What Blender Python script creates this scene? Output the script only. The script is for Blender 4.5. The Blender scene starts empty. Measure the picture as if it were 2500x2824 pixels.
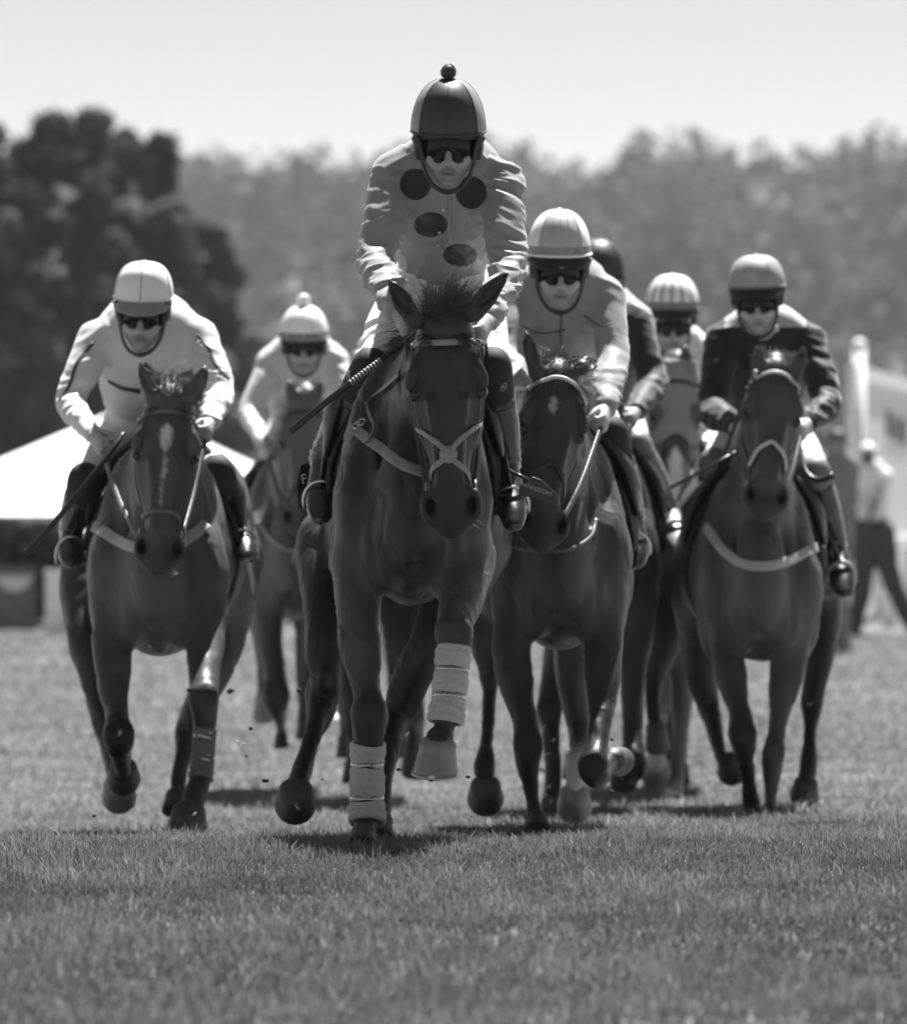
import bpy, math, random, time
import numpy as np
from mathutils import Vector, Matrix, Euler
from mathutils.bvhtree import BVHTree

T0 = time.time()
R = math.radians
F = 17384.0          # focal length in photograph pixels (2500 wide)
ZC = 1.30            # camera height; the far ground lies at about z = 0
scene = bpy.context.scene
COL = scene.collection

# ------------------------------------------------------------------ camera
cam_d = bpy.data.cameras.new('camera')
cam_d.sensor_fit = 'HORIZONTAL'
cam_d.sensor_width = 36.0
cam_d.lens = F / 2500 * 36.0
cam_d.clip_start = 0.5
cam_d.clip_end = 6000
cam_d.dof.use_dof = True
cam_d.dof.focus_distance = 19.6
cam_d.dof.aperture_fstop = 4.9
cam_d.dof.aperture_blades = 0
cam = bpy.data.objects.new('camera', cam_d)
COL.objects.link(cam)
cam.location = (0, 0, ZC)
cam.rotation_euler = (R(90), 0, 0)
scene.camera = cam

# ------------------------------------------------------------------ light
SUN_EL, SUN_AZ = R(65), R(17)
world = bpy.data.worlds.new('World')
scene.world = world
world.use_nodes = True
nt = world.node_tree
nt.nodes.clear()
sky = nt.nodes.new('ShaderNodeTexSky')
sky.sky_type = 'NISHITA'
sky.sun_disc = False
sky.sun_elevation = SUN_EL
sky.sun_rotation = SUN_AZ
sky.dust_density = 0.0
sky.air_density = 0.45
bw = nt.nodes.new('ShaderNodeRGBToBW')       # a black-and-white photograph
bg = nt.nodes.new('ShaderNodeBackground')
bg.inputs['Strength'].default_value = 0.05
wo = nt.nodes.new('ShaderNodeOutputWorld')
nt.links.new(sky.outputs[0], bw.inputs[0])
nt.links.new(bw.outputs[0], bg.inputs['Color'])
nt.links.new(bg.outputs[0], wo.inputs['Surface'])
sd = Vector((math.sin(SUN_AZ) * math.cos(SUN_EL), math.cos(SUN_AZ) * math.cos(SUN_EL), math.sin(SUN_EL)))
sun_d = bpy.data.lights.new('sun', 'SUN')
sun_d.energy = 5.0
sun_d.angle = R(0.8)
sun_d.color = (1, 1, 1)
sun = bpy.data.objects.new('sun', sun_d)
sun.rotation_euler = sd.to_track_quat('Z', 'Y').to_euler()
sun.location = (0, 40, 30)
COL.objects.link(sun)

vs = scene.view_settings
vs.view_transform = 'Standard'
vs.look = 'None'
vs.gamma = 1
vs.exposure = 1.55
vs.use_curve_mapping = False
scene.render.film_transparent = False
cy = scene.cycles
cy.max_bounces = 6
cy.diffuse_bounces = 3
cy.glossy_bounces = 3
cy.transmission_bounces = 4
cy.transparent_max_bounces = 8
cy.volume_bounces = 1
cy.use_denoising = True
cy.caustics_reflective = False
cy.caustics_refractive = False

# ------------------------------------------------------------------ helpers
def P(px, py, d):
    return Vector(((px - 1250) / F * d, d, ZC + (1412 - py) / F * d))

def S(d):            # pixels per metre at distance d
    return F / d

def tag(o, label=None, cat=None, group=None, kind=None):
    if label: o['label'] = label
    if cat: o['category'] = cat
    if group: o['group'] = group
    if kind: o['kind'] = kind
    return o

def thing(name, label, cat, loc, group=None):
    o = bpy.data.objects.new(name, None)
    o.empty_display_size = 0.2
    COL.objects.link(o)
    o.location = loc
    tag(o, label, cat, group)
    return o

def base_of(parent):
    b = Vector((0, 0, 0))
    while parent is not None:
        b = b + parent.location
        parent = parent.parent
    return b

def link_np(name, verts, faces, mat, parent=None, tone=None, smooth=True, fmat=None):
    """verts (n,3) in world space, faces (m,4) or (m,3) int or a list of lists"""
    verts = np.asarray(verts, dtype=np.float32).reshape(-1, 3)
    b = base_of(parent)
    v = verts - np.array(b, dtype=np.float32)
    me = bpy.data.meshes.new(name)
    if isinstance(faces, np.ndarray):
        k = faces.shape[1]
        m = len(faces)
        me.vertices.add(len(v))
        me.vertices.foreach_set('co', v.ravel())
        me.loops.add(m * k)
        me.loops.foreach_set('vertex_index', faces.astype(np.int32).ravel())
        me.polygons.add(m)
        me.polygons.foreach_set('loop_start', np.arange(0, m * k, k, dtype=np.int32))
        try:
            me.polygons.foreach_set('loop_total', np.full(m, k, dtype=np.int32))
        except Exception:
            pass
    else:
        me.from_pydata([tuple(x) for x in v], [], faces)
    mats = mat if isinstance(mat, (list, tuple)) else [mat]
    for q in mats:
        me.materials.append(q)
    if fmat is not None:
        me.polygons.foreach_set('material_index', np.asarray(fmat, dtype=np.int32))
    if smooth:
        me.polygons.foreach_set('use_smooth', np.ones(len(me.polygons), dtype=bool))
    if tone is not None:
        at = me.attributes.new('tone', 'FLOAT', 'POINT')
        at.data.foreach_set('value', np.asarray(tone, dtype=np.float32))
    me.update(calc_edges=True)
    me.validate()
    o = bpy.data.objects.new(name, me)
    COL.objects.link(o)
    if parent is not None:
        o.parent = parent
    return o

# ---- noise (vectorised value noise, smooth)
_rng = np.random.RandomState(7)
_perm = _rng.permutation(512).astype(np.int64)
_pv = _rng.rand(512).astype(np.float32)
def vnoise(p):
    p = np.asarray(p, dtype=np.float64)
    i = np.floor(p).astype(np.int64)
    f = p - i
    u = f * f * (3 - 2 * f)
    def h(dx, dy, dz):
        return _pv[_perm[(_perm[(_perm[(i[:, 0] + dx) & 511] + i[:, 1] + dy) & 511] + i[:, 2] + dz) & 511]]
    x0 = h(0, 0, 0) * (1 - u[:, 0]) + h(1, 0, 0) * u[:, 0]
    x1 = h(0, 1, 0) * (1 - u[:, 0]) + h(1, 1, 0) * u[:, 0]
    x2 = h(0, 0, 1) * (1 - u[:, 0]) + h(1, 0, 1) * u[:, 0]
    x3 = h(0, 1, 1) * (1 - u[:, 0]) + h(1, 1, 1) * u[:, 0]
    y0 = x0 * (1 - u[:, 1]) + x1 * u[:, 1]
    y1 = x2 * (1 - u[:, 1]) + x3 * u[:, 1]
    return (y0 * (1 - u[:, 2]) + y1 * u[:, 2]) * 2 - 1

def fbm(p, o=3):
    s = 0; a = 0.5
    for _ in range(o):
        s = s + a * vnoise(p); p = p * 2.03 + 11.3; a *= 0.5
    return s

def smooth_path(pts, vals, sub=5):
    """Catmull-Rom through pts with values; returns arrays"""
    pts = np.array([list(p) for p in pts], dtype=np.float64)
    vals = np.array([v if isinstance(v, (tuple, list)) else (v,) for v in vals], dtype=np.float64)
    A = np.hstack([pts, vals])
    n = len(A)
    if n < 3:
        t = np.linspace(0, 1, sub + 1)[:, None]
        Q = A[0] * (1 - t) + A[-1] * t
        return Q[:, :3], Q[:, 3:]
    out = []
    for i in range(n - 1):
        p0 = A[i - 1] if i > 0 else 2 * A[0] - A[1]
        p1, p2 = A[i], A[i + 1]
        p3 = A[i + 2] if i + 2 < n else 2 * A[-1] - A[-2]
        for k in range(sub):
            t = k / sub
            out.append(0.5 * (2 * p1 + (p2 - p0) * t + (2 * p0 - 5 * p1 + 4 * p2 - p3) * t * t + (3 * p1 - p0 - 3 * p2 + p3) * t ** 3))
    out.append(A[-1])
    Q = np.array(out)
    return Q[:, :3], np.maximum(Q[:, 3:], 1e-4)

# ------------------------------------------------------------------ implicit surfaces
class Field:
    def __init__(s, lo, hi, h):
        s.h = h
        s.lo = np.array(lo, dtype=np.float64)
        n = np.ceil((np.array(hi) - s.lo) / h).astype(int) + 1
        s.n = n
        s.D = np.full(tuple(n), 10.0, dtype=np.float32)
        s.ax = [(s.lo[a] + h * np.arange(n[a])).astype(np.float32) for a in range(3)]
    def win(s, lo, hi):
        a = np.clip(np.floor((np.array(lo) - s.lo) / s.h).astype(int), 0, s.n)
        b = np.clip(np.ceil((np.array(hi) - s.lo) / s.h).astype(int) + 1, 0, s.n)
        if np.any(b <= a):
            return None
        sl = tuple(slice(a[i], b[i]) for i in range(3))
        X = s.ax[0][sl[0]][:, None, None]; Y = s.ax[1][sl[1]][None, :, None]; Z = s.ax[2][sl[2]][None, None, :]
        return sl, X, Y, Z
    def mix(s, sl, d, k, sub=False):
        A = s.D[sl]
        if sub:
            d = -d
            hh = np.clip(0.5 + 0.5 * (d - A) / k, 0, 1)
            s.D[sl] = A * (1 - hh) + d * hh + k * hh * (1 - hh)
        else:
            hh = np.clip(0.5 + 0.5 * (A - d) / k, 0, 1)
            s.D[sl] = A * (1 - hh) + d * hh - k * hh * (1 - hh)
    def ell(s, c, r, k=0.03, M=None, sub=False):
        c = np.array(c); r = np.array(r, dtype=np.float64)
        m = (r.max() if M is not None else r) + k + 3 * s.h
        w = s.win(c - m, c + m)
        if w is None: return
        sl, X, Y, Z = w
        x, y, z = X - c[0], Y - c[1], Z - c[2]
        if M is None:
            e2 = (x / r[0]) ** 2 + (y / r[1]) ** 2 + (z / r[2]) ** 2
            q2 = x * x + y * y + z * z
        else:
            M = np.array(M)      # rows are the local axes
            e2 = 0
            for a in range(3):
                e2 = e2 + ((x * M[a][0] + y * M[a][1] + z * M[a][2]) / r[a]) ** 2
            q2 = x * x + y * y + z * z
        e = np.sqrt(e2) + 1e-6
        rr = np.minimum(np.sqrt(q2) / e, r.max())
        rr = np.where(e < 0.05, r.min(), rr)
        s.mix(sl, ((e - 1) * rr).astype(np.float32), k, sub)
    def loft(s, pts, rads, k=0.03, lat=None, sub=False, sm=5, raw=False):
        if raw:
            C = np.array([list(p) for p in pts]); V = np.array([v if isinstance(v, (tuple, list)) else (v,) for v in rads], dtype=float)
        else:
            C, V = smooth_path(pts, rads, sm)
        if V.shape[1] == 1: V = np.hstack([V, V])
        rm = V.max() + k + 3 * s.h
        w = s.win(C.min(0) - rm, C.max(0) + rm)
        if w is None: return
        sl = w[0]
        o = [q.start for q in sl]
        Tm = np.full(s.D[sl].shape, 10.0, dtype=np.float32)
        L = None if lat is None else np.array(lat, dtype=np.float64)
        for i in range(len(C) - 1):
            a, b = C[i], C[i + 1]
            ab = b - a
            ll = ab @ ab
            if ll < 1e-12: continue
            rr = max(V[i].max(), V[i + 1].max()) + k + 2.5 * s.h
            ww = s.win(np.minimum(a, b) - rr, np.maximum(a, b) + rr)
            if ww is None: continue
            s2, X, Y, Z = ww
            x, y, z = X - a[0], Y - a[1], Z - a[2]
            t = np.clip((x * ab[0] + y * ab[1] + z * ab[2]) / ll, 0, 1)
            qx, qy, qz = x - t * ab[0], y - t * ab[1], z - t * ab[2]
            ra = V[i, 0] + t * (V[i + 1, 0] - V[i, 0])
            if L is None or abs(V[i, 0] - V[i, 1]) + abs(V[i + 1, 0] - V[i + 1, 1]) < 1e-6:
                d = np.sqrt(qx * qx + qy * qy + qz * qz) - ra
            else:
                rb = V[i, 1] + t * (V[i + 1, 1] - V[i, 1])
                tt = ab / math.sqrt(ll)
                l = L - (L @ tt) * tt
                l = l / np.linalg.norm(l)
                n = np.cross(tt, l)
                pl = qx * l[0] + qy * l[1] + qz * l[2]
                pn = qx * n[0] + qy * n[1] + qz * n[2]
                pt = qx * tt[0] + qy * tt[1] + qz * tt[2]
                e = np.sqrt((pl / ra) ** 2 + (pn / rb) ** 2 + (pt / np.maximum(ra, rb)) ** 2) + 1e-6
                q = np.sqrt(pl * pl + pn * pn + pt * pt)
                d = (e - 1) * np.where(e < 0.1, np.minimum(ra, rb), q / e)
            s3 = tuple(slice(s2[j].start - o[j], s2[j].stop - o[j]) for j in range(3))
            np.minimum(Tm[s3], d.astype(np.float32), out=Tm[s3])
        s.mix(sl, Tm, k, sub)
    def mesh(s, relax=1):
        D = s.D
        D[0], D[-1] = np.maximum(D[0], 0.01), np.maximum(D[-1], 0.01)
        D[:, 0], D[:, -1] = np.maximum(D[:, 0], 0.01), np.maximum(D[:, -1], 0.01)
        D[:, :, 0], D[:, :, -1] = np.maximum(D[:, :, 0], 0.01), np.maximum(D[:, :, -1], 0.01)
        B = D < 0
        c = np.zeros(tuple(s.n - 1), dtype=np.uint8)
        offs = [(i, j, k) for i in (0, 1) for j in (0, 1) for k in (0, 1)]
        nx, ny, nz = s.n
        for (i, j, k) in offs:
            c += B[i:nx - 1 + i, j:ny - 1 + j, k:nz - 1 + k]
        idx = np.argwhere((c > 0) & (c < 8))
        vals = np.stack([D[idx[:, 0] + i, idx[:, 1] + j, idx[:, 2] + k] for (i, j, k) in offs], 1)
        acc = np.zeros((len(idx), 3)); cnt = np.zeros(len(idx))
        for a in range(8):
            for b in range(a + 1, 8):
                da = np.array(offs[b]) - np.array(offs[a])
                if np.abs(da).sum() != 1: continue
                va, vb = vals[:, a], vals[:, b]
                m = (va < 0) != (vb < 0)
                t = np.where(m, va / np.where(m, va - vb, 1), 0)
                pos = np.array(offs[a])[None, :] + t[:, None] * da[None, :]
                acc += np.where(m[:, None], pos, 0); cnt += m
        V = s.lo + s.h * (idx + acc / cnt[:, None])
        ids = np.full(c.shape, -1, dtype=np.int32)
        ids[idx[:, 0], idx[:, 1], idx[:, 2]] = np.arange(len(idx))
        Fs = []
        for ax in range(3):
            u, w = [(1, 2), (2, 0), (0, 1)][ax]
            n2 = list(s.n); 
            A = [slice(None)] * 3; Bq = [slice(None)] * 3
            A[ax] = slice(0, s.n[ax] - 1); Bq[ax] = slice(1, s.n[ax])
            m = B[tuple(A)] != B[tuple(Bq)]
            e = np.argwhere(m)
            e = e[(e[:, u] > 0) & (e[:, w] > 0) & (e[:, u] < s.n[u] - 1) & (e[:, w] < s.n[w] - 1)]
            ins = B[e[:, 0], e[:, 1], e[:, 2]]
            q = []
            for (du, dw) in ((-1, -1), (0, -1), (0, 0), (-1, 0)):
                f = e.copy(); f[:, u] += du; f[:, w] += dw
                q.append(ids[f[:, 0], f[:, 1], f[:, 2]])
            q = np.stack(q, 1)
            q[~ins] = q[~ins][:, ::-1]
            Fs.append(q)
        Q = np.vstack(Fs)
        Q = Q[(Q >= 0).all(1)]
        for _ in range(relax):
            V = relax_mesh(V, Q)
        return V, Q

def relax_mesh(V, Q, f=0.5):
    acc = np.zeros_like(V); n = np.zeros(len(V))
    for a in range(4):
        i, j = Q[:, a], Q[:, (a + 1) % 4]
        for ax in range(3):
            acc[:, ax] += np.bincount(i, V[j, ax], len(V)) + np.bincount(j, V[i, ax], len(V))
        n += np.bincount(i, None, len(V)) + np.bincount(j, None, len(V))
    return V * (1 - f) + f * acc / np.maximum(n, 1)[:, None]

def vnormals(V, Q):
    fn = np.cross(V[Q[:, 2]] - V[Q[:, 0]], V[Q[:, 3]] - V[Q[:, 1]])
    N = np.zeros_like(V)
    for a in range(4):
        for ax in range(3):
            N[:, ax] += np.bincount(Q[:, a], fn[:, ax], len(V))
    return N / (np.linalg.norm(N, axis=1)[:, None] + 1e-12)

def bvh_of(V, Q):
    return BVHTree.FromPolygons([tuple(v) for v in V], [tuple(int(i) for i in q) for q in Q])

def submesh(V, Q, keep_v):
    fk = keep_v[Q].all(1)
    q = Q[fk]
    used = np.unique(q)
    mp = np.full(len(V), -1, dtype=np.int64); mp[used] = np.arange(len(used))
    return V[used], mp[q], used

def shell(V, Q, keep_v, off, thick=0.004):
    """a cloth cut from a surface: offset outward, with thickness"""
    N = vnormals(V, Q)
    v, q, used = submesh(V, Q, keep_v)
    n = N[used]
    outer = v + n * (off + thick); inner = v + n * off
    m = len(v)
    ed = {}
    for f in q:
        for a in range(4):
            i, j = int(f[a]), int(f[(a + 1) % 4])
            if (j, i) in ed: del ed[(j, i)]
            else: ed[(i, j)] = 1
    side = np.array([[j, i, i + m, j + m] for (i, j) in ed], dtype=np.int64).reshape(-1, 4)
    return np.vstack([outer, inner]), np.vstack([q, q[:, ::-1] + m, side])

# ---- swept shapes
def tube_arr(pts, rads, seg=8, cap=True, lat=(0, 0, 1), flat=None):
    """tube along a polyline; flat=(wscale, tscale) gives an oval section"""
    C = np.array([list(p) for p in pts], dtype=float); n = len(C)
    rr = np.array([rads] * n if np.isscalar(rads) else list(rads), dtype=float)
    Tn = np.gradient(C, axis=0); Tn /= np.linalg.norm(Tn, axis=1)[:, None] + 1e-12
    V = []; up = np.array(lat, dtype=float)
    for i in range(n):
        t = Tn[i]
        u = up - (up @ t) * t
        if np.linalg.norm(u) < 1e-5:
            u = np.cross(t, [1, 0.3, 0])
        u /= np.linalg.norm(u); w = np.cross(t, u); up = u
        for k in range(seg):
            a = 2 * math.pi * k / seg
            su, sw = (1, 1) if flat is None else flat
            V.append(C[i] + rr[i] * (u * math.cos(a) * su + w * math.sin(a) * sw))
    Fc = []
    for i in range(n - 1):
        for k in range(seg):
            a, b = i * seg + k, i * seg + (k + 1) % seg
            Fc.append([a, b, b + seg, a + seg])
    if cap:
        Fc.append(list(range(seg))[::-1]); Fc.append([(n - 1) * seg + k for k in range(seg)])
    return V, Fc

def tube(name, pts, rads, mat, parent=None, seg=8, sub=4, lat=(0, 0, 1), flat=None):
    if sub:
        rv = [rads] * len(pts) if np.isscalar(rads) else rads
        C, r = smooth_path(pts, rv, sub)
        pts, rads = C, r[:, 0]
    V, Fc = tube_arr(pts, rads, seg, True, lat, flat)
    return link_np(name, V, Fc, mat, parent)

def ribbon_arr(C, N, w, t):
    """flat strap: centre line C, surface normals N, width w, thickness t"""
    C = np.array(C, dtype=float); N = np.array(N, dtype=float); n = len(C)
    w = np.full(n, w) if np.isscalar(w) else np.array(w)
    Tn = np.gradient(C, axis=0); Tn /= np.linalg.norm(Tn, axis=1)[:, None] + 1e-12
    Bn = np.cross(Tn, N); Bn /= np.linalg.norm(Bn, axis=1)[:, None] + 1e-12
    Nn = np.cross(Bn, Tn)
    prof = [(-0.5, 0), (-0.5, 0.7), (-0.38, 1), (0.38, 1), (0.5, 0.7), (0.5, 0)]
    V = []
    for i in range(n):
        for (a, b) in prof:
            V.append(C[i] + Bn[i] * a * w[i] + Nn[i] * b * t)
    k = len(prof); Fc = []
    for i in range(n - 1):
        for j in range(k):
            a, b = i * k + j, i * k + (j + 1) % k
            Fc.append([a, b, b + k, a + k])
    Fc.append(list(range(k))[::-1]); Fc.append([(n - 1) * k + j for j in range(k)])
    return V, Fc

def ribbon(name, C, N, w, t, mat, parent=None):
    V, Fc = ribbon_arr(C, N, w, t)
    return link_np(name, V, Fc, mat, parent)

class Bag:
    def __init__(s): s.v = []; s.f = []
    def add(s, V, Fc):
        o = len(s.v); s.v.extend([tuple(x) for x in V]); s.f.extend([[int(i) + o for i in f] for f in Fc])
    def tube(s, pts, rads, seg=6, lat=(0, 0, 1), flat=None): s.add(*tube_arr(pts, rads, seg, True, lat, flat))
    def box(s, lo, hi):
        x0, y0, z0 = lo; x1, y1, z1 = hi
        s.add([(x0, y0, z0), (x1, y0, z0), (x1, y1, z0), (x0, y1, z0), (x0, y0, z1), (x1, y0, z1), (x1, y1, z1), (x0, y1, z1)],
              [[3, 2, 1, 0], [4, 5, 6, 7], [0, 1, 5, 4], [1, 2, 6, 5], [2, 3, 7, 6], [3, 0, 4, 7]])
    def ball(s, c, r, nu=10, nv=7, M=None):
        r = (r, r, r) if np.isscalar(r) else r
        V = []; Fc = []
        for i in range(nv + 1):
            th = math.pi * i / nv
            for k in range(nu):
                a = 2 * math.pi * k / nu
                q = Vector((r[0] * math.sin(th) * math.cos(a), r[1] * math.sin(th) * math.sin(a), r[2] * math.cos(th)))
                if M is not None: q = M @ q
                V.append(Vector(c) + q)
        for i in range(nv):
            for k in range(nu):
                a, b = i * nu + k, i * nu + (k + 1) % nu
                Fc.append([a, a + nu, b + nu, b])
        s.add(V, Fc)
    def build(s, name, mat, parent=None, smooth=True, bevel=0):
        o = link_np(name, s.v, s.f, mat, parent, smooth=smooth)
        if bevel:
            m = o.modifiers.new('bevel', 'BEVEL'); m.width = bevel; m.segments = 2; m.limit_method = 'ANGLE'
        return o

def strands(name, roots, tips, mids, r0, mat, parent=None, seg=5):
    """many thin tapered hairs as flat three-sided tubes"""
    roots, tips, mids = np.array(roots), np.array(tips), np.array(mids)
    n = len(roots)
    r0 = np.full(n, r0) if np.isscalar(r0) else np.array(r0)
    Vs = []
    rng = np.random.RandomState(3)
    ax = rng.randn(n, 3)
    d = tips - roots
    a1 = np.cross(d, ax); a1 /= np.linalg.norm(a1, axis=1)[:, None] + 1e-9
    a2 = np.cross(d, a1); a2 /= np.linalg.norm(a2, axis=1)[:, None] + 1e-9
    for i in range(seg + 1):
        t = i / seg
        c = roots * (1 - t) ** 2 + 2 * mids * t * (1 - t) + tips * t * t
        r = (r0 * (1 - t) ** 0.7 + 0.0002)[:, None]
        for k in range(3):
            a = 2.094 * k
            Vs.append(c + r * (a1 * math.cos(a) + a2 * math.sin(a)))
    V = np.stack(Vs, 1)                     # n, (seg+1)*3, 3
    m = (seg + 1) * 3
    fs = []
    for i in range(seg):
        for k in range(3):
            fs.append([i * 3 + k, i * 3 + (k + 1) % 3, (i + 1) * 3 + (k + 1) % 3, (i + 1) * 3 + k])
    fs = np.array(fs)
    Fc = (fs[None] + (np.arange(n) * m)[:, None, None]).reshape(-1, 4)
    return link_np(name, V.reshape(-1, 3), Fc, mat, parent)

# ------------------------------------------------------------------ materials
_m = {}
def mat(name, base, rough=0.6, var=0.15, nscale=20.0, bump=0.0, bscale=200.0, spec=0.5, metal=0.0, coat=0.0,
        sheen=0.0, attr=False, stretch=None, trans=0.0, sss=0.0):
    if name in _m: return _m[name]
    m = bpy.data.materials.new(name)
    m.use_nodes = True
    t = m.node_tree; N = t.nodes; L = t.links
    b = N['Principled BSDF']
    g = base
    b.inputs['Base Color'].default_value = (g, g, g, 1)
    b.inputs['Roughness'].default_value = rough
    b.inputs['Specular IOR Level'].default_value = spec
    b.inputs['Metallic'].default_value = metal
    b.inputs['Coat Weight'].default_value = coat
    b.inputs['Coat Roughness'].default_value = 0.25
    b.inputs['Sheen Weight'].default_value = sheen
    if trans: b.inputs['Transmission Weight'].default_value = trans
    tc = N.new('ShaderNodeTexCoord')
    src = tc.outputs['Object']
    if stretch:
        mp = N.new('ShaderNodeMapping'); mp.inputs['Scale'].default_value = stretch
        L.new(src, mp.inputs[0]); src = mp.outputs[0]
    nz = N.new('ShaderNodeTexNoise'); nz.inputs['Scale'].default_value = nscale; nz.inputs['Detail'].default_value = 5
    L.new(src, nz.inputs['Vector'])
    mr = N.new('ShaderNodeMapRange')
    mr.inputs[1].default_value = 0.3; mr.inputs[2].default_value = 0.7
    mr.inputs[3].default_value = 1 - var; mr.inputs[4].default_value = 1 + var
    L.new(nz.outputs[0], mr.inputs[0])
    mu = N.new('ShaderNodeMath'); mu.operation = 'MULTIPLY'
    L.new(mr.outputs[0], mu.inputs[0])
    if attr:
        at = N.new('ShaderNodeAttribute'); at.attribute_name = 'tone'
        L.new(at.outputs['Fac'], mu.inputs[1])
    else:
        mu.inputs[1].default_value = g
    cb = N.new('ShaderNodeCombineColor')
    for i in range(3): L.new(mu.outputs[0], cb.inputs[i])
    L.new(cb.outputs[0], b.inputs['Base Color'])
    if bump:
        n2 = N.new('ShaderNodeTexNoise'); n2.inputs['Scale'].default_value = bscale; n2.inputs['Detail'].default_value = 3
        L.new(src, n2.inputs['Vector'])
        bp = N.new('ShaderNodeBump'); bp.inputs['Strength'].default_value = bump; bp.inputs['Distance'].default_value = 0.01
        L.new(n2.outputs[0], bp.inputs['Height']); L.new(bp.outputs[0], b.inputs['Normal'])
    _m[name] = m
    return m

def grey(v):         # sRGB 0-255 to linear
    v /= 255
    return v / 12.92 if v < 0.04045 else ((v + 0.055) / 1.055) ** 2.4
M_steel = mat('steel', 0.6, rough=0.2, metal=1.0, var=0.1)
# ------------------------------------------------------------------ ground
_gd = np.array([0, 10, 17, 18.8, 19.9, 22.2, 23.2, 25.4, 28.8, 31, 40, 60, 75, 120, 300, 3000.])
_gzv = np.array([-1.04, -1.04, -1.045, -1.048, -1.065, -1.150, -1.185, -1.262, -1.345, -1.37, -1.37, -1.32, -1.30, -1.30, -1.30, -1.30]) + ZC
def gz(x, d):
    base = np.interp(d, _gd, _gzv)
    k = np.clip((np.asarray(d, dtype=float) - 20) / 3, 0, 1) * np.clip((40 - np.asarray(d, dtype=float)) / 8, 0, 1)
    return base + k * np.clip(np.asarray(x, dtype=float), -2, 2) * .022
M_skin = mat('skin', 0.3, rough=0.5, var=0.08, nscale=30, bump=0.04, bscale=300, attr=True)
# ------------------------------------------------------------------ setting: turf, hill, woods, fence
def foliage_mat(name, g, trans=.35, var=.5, attr=True, spec=.08):
    m = bpy.data.materials.new(name); m.use_nodes = True
    t = m.node_tree; N = t.nodes; L = t.links; N.clear()
    out = N.new('ShaderNodeOutputMaterial'); mx = N.new('ShaderNodeMixShader'); mx.inputs[0].default_value = trans
    df = N.new('ShaderNodeBsdfPrincipled'); df.inputs['Roughness'].default_value = .55; df.inputs['Specular IOR Level'].default_value = spec
    tr = N.new('ShaderNodeBsdfTranslucent')
    if attr:
        at = N.new('ShaderNodeAttribute'); at.attribute_name = 'tone'; src = at.outputs['Color']
    else:
        v = N.new('ShaderNodeRGB'); v.outputs[0].default_value = (g, g, g, 1); src = v.outputs[0]
    L.new(src, df.inputs['Base Color']); L.new(src, tr.inputs[0])
    L.new(df.outputs[0], mx.inputs[1]); L.new(tr.outputs[0], mx.inputs[2]); L.new(mx.outputs[0], out.inputs[0])
    return m
M_leaf = foliage_mat('leaves', .06)
M_grass = foliage_mat('grass_blades', .2, .40, spec=.3)
M_bark = mat('bark', .05, rough=.9, var=.4, nscale=8, bump=.5, bscale=20)

# turf
m = bpy.data.materials.new('turf'); m.use_nodes = True
t_ = m.node_tree; N_ = t_.nodes; L_ = t_.links
b_ = N_['Principled BSDF']; b_.inputs['Roughness'].default_value = .95; b_.inputs['Specular IOR Level'].default_value = .1
tc_ = N_.new('ShaderNodeTexCoord')
n1 = N_.new('ShaderNodeTexNoise'); n1.inputs['Scale'].default_value = 1.3; n1.inputs['Detail'].default_value = 6
n2 = N_.new('ShaderNodeTexNoise'); n2.inputs['Scale'].default_value = 14; n2.inputs['Detail'].default_value = 6
n3 = N_.new('ShaderNodeTexNoise'); n3.inputs['Scale'].default_value = .12; n3.inputs['Detail'].default_value = 3
for n in (n1, n2, n3): L_.new(tc_.outputs['Object'], n.inputs['Vector'])
def m2(op, a, b):
    n = N_.new('ShaderNodeMath'); n.operation = op
    for i, q in enumerate((a, b)):
        if isinstance(q, (int, float)): n.inputs[i].default_value = q
        else: L_.new(q, n.inputs[i])
    return n.outputs[0]
v_ = m2('ADD', m2('MULTIPLY', n1.outputs[0], .10), m2('MULTIPLY', n2.outputs[0], .10))
v_ = m2('ADD', v_, m2('MULTIPLY', n3.outputs[0], .06))
v_ = m2('ADD', v_, -.005)
cb_ = N_.new('ShaderNodeCombineColor')
for i in range(3): L_.new(v_, cb_.inputs[i])
L_.new(cb_.outputs[0], b_.inputs['Base Color'])
bp_ = N_.new('ShaderNodeBump'); bp_.inputs['Strength'].default_value = .8; bp_.inputs['Distance'].default_value = .05
L_.new(n2.outputs[0], bp_.inputs['Height']); L_.new(bp_.outputs[0], b_.inputs['Normal'])
M_turf = m

def build_ground():
    ds = np.concatenate([np.linspace(.2, 12, 12), np.linspace(12.3, 34, 110), np.linspace(34.8, 80, 70), np.geomspace(82, 3000, 40)])
    us = np.linspace(-1, 1, 81)
    X = []
    for d in ds:
        hw = max(6, d * .25) if d < 100 else d * .45 + 60
        x = us * np.abs(us) ** .3 * hw
        z = gz(x, np.full_like(x, d))
        p = np.stack([x, np.full_like(x, d), z], 1)
        if d < 80:
            p[:, 2] += fbm(p * np.array([1.6, 1.6, 1]), 3) * .022 * (1 if d > 15 else .6)
        X.append(p)
    V = np.vstack(X); n = len(us); Fc = []
    i, k = np.meshgrid(np.arange(len(ds) - 1), np.arange(n - 1), indexing='ij')
    a = (i * n + k).ravel()
    Fc = np.stack([a, a + 1, a + n + 1, a + n], 1)
    g = link_np('ground', V, Fc, M_turf)
    tag(g, kind='structure')
    return V, Fc
GV, GF = build_ground()
_gb = bvh_of(GV[:200 * 81][:], np.array([f for f in GF if f.max() < 190 * 81]))

def ground_z(x, y):
    p = np.stack([x, y, np.zeros_like(x)], 1)
    return gz(x, y) + np.where(y < 80, fbm(p * np.array([1.6, 1.6, 1]) + 0, 3) * 0, 0)

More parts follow.
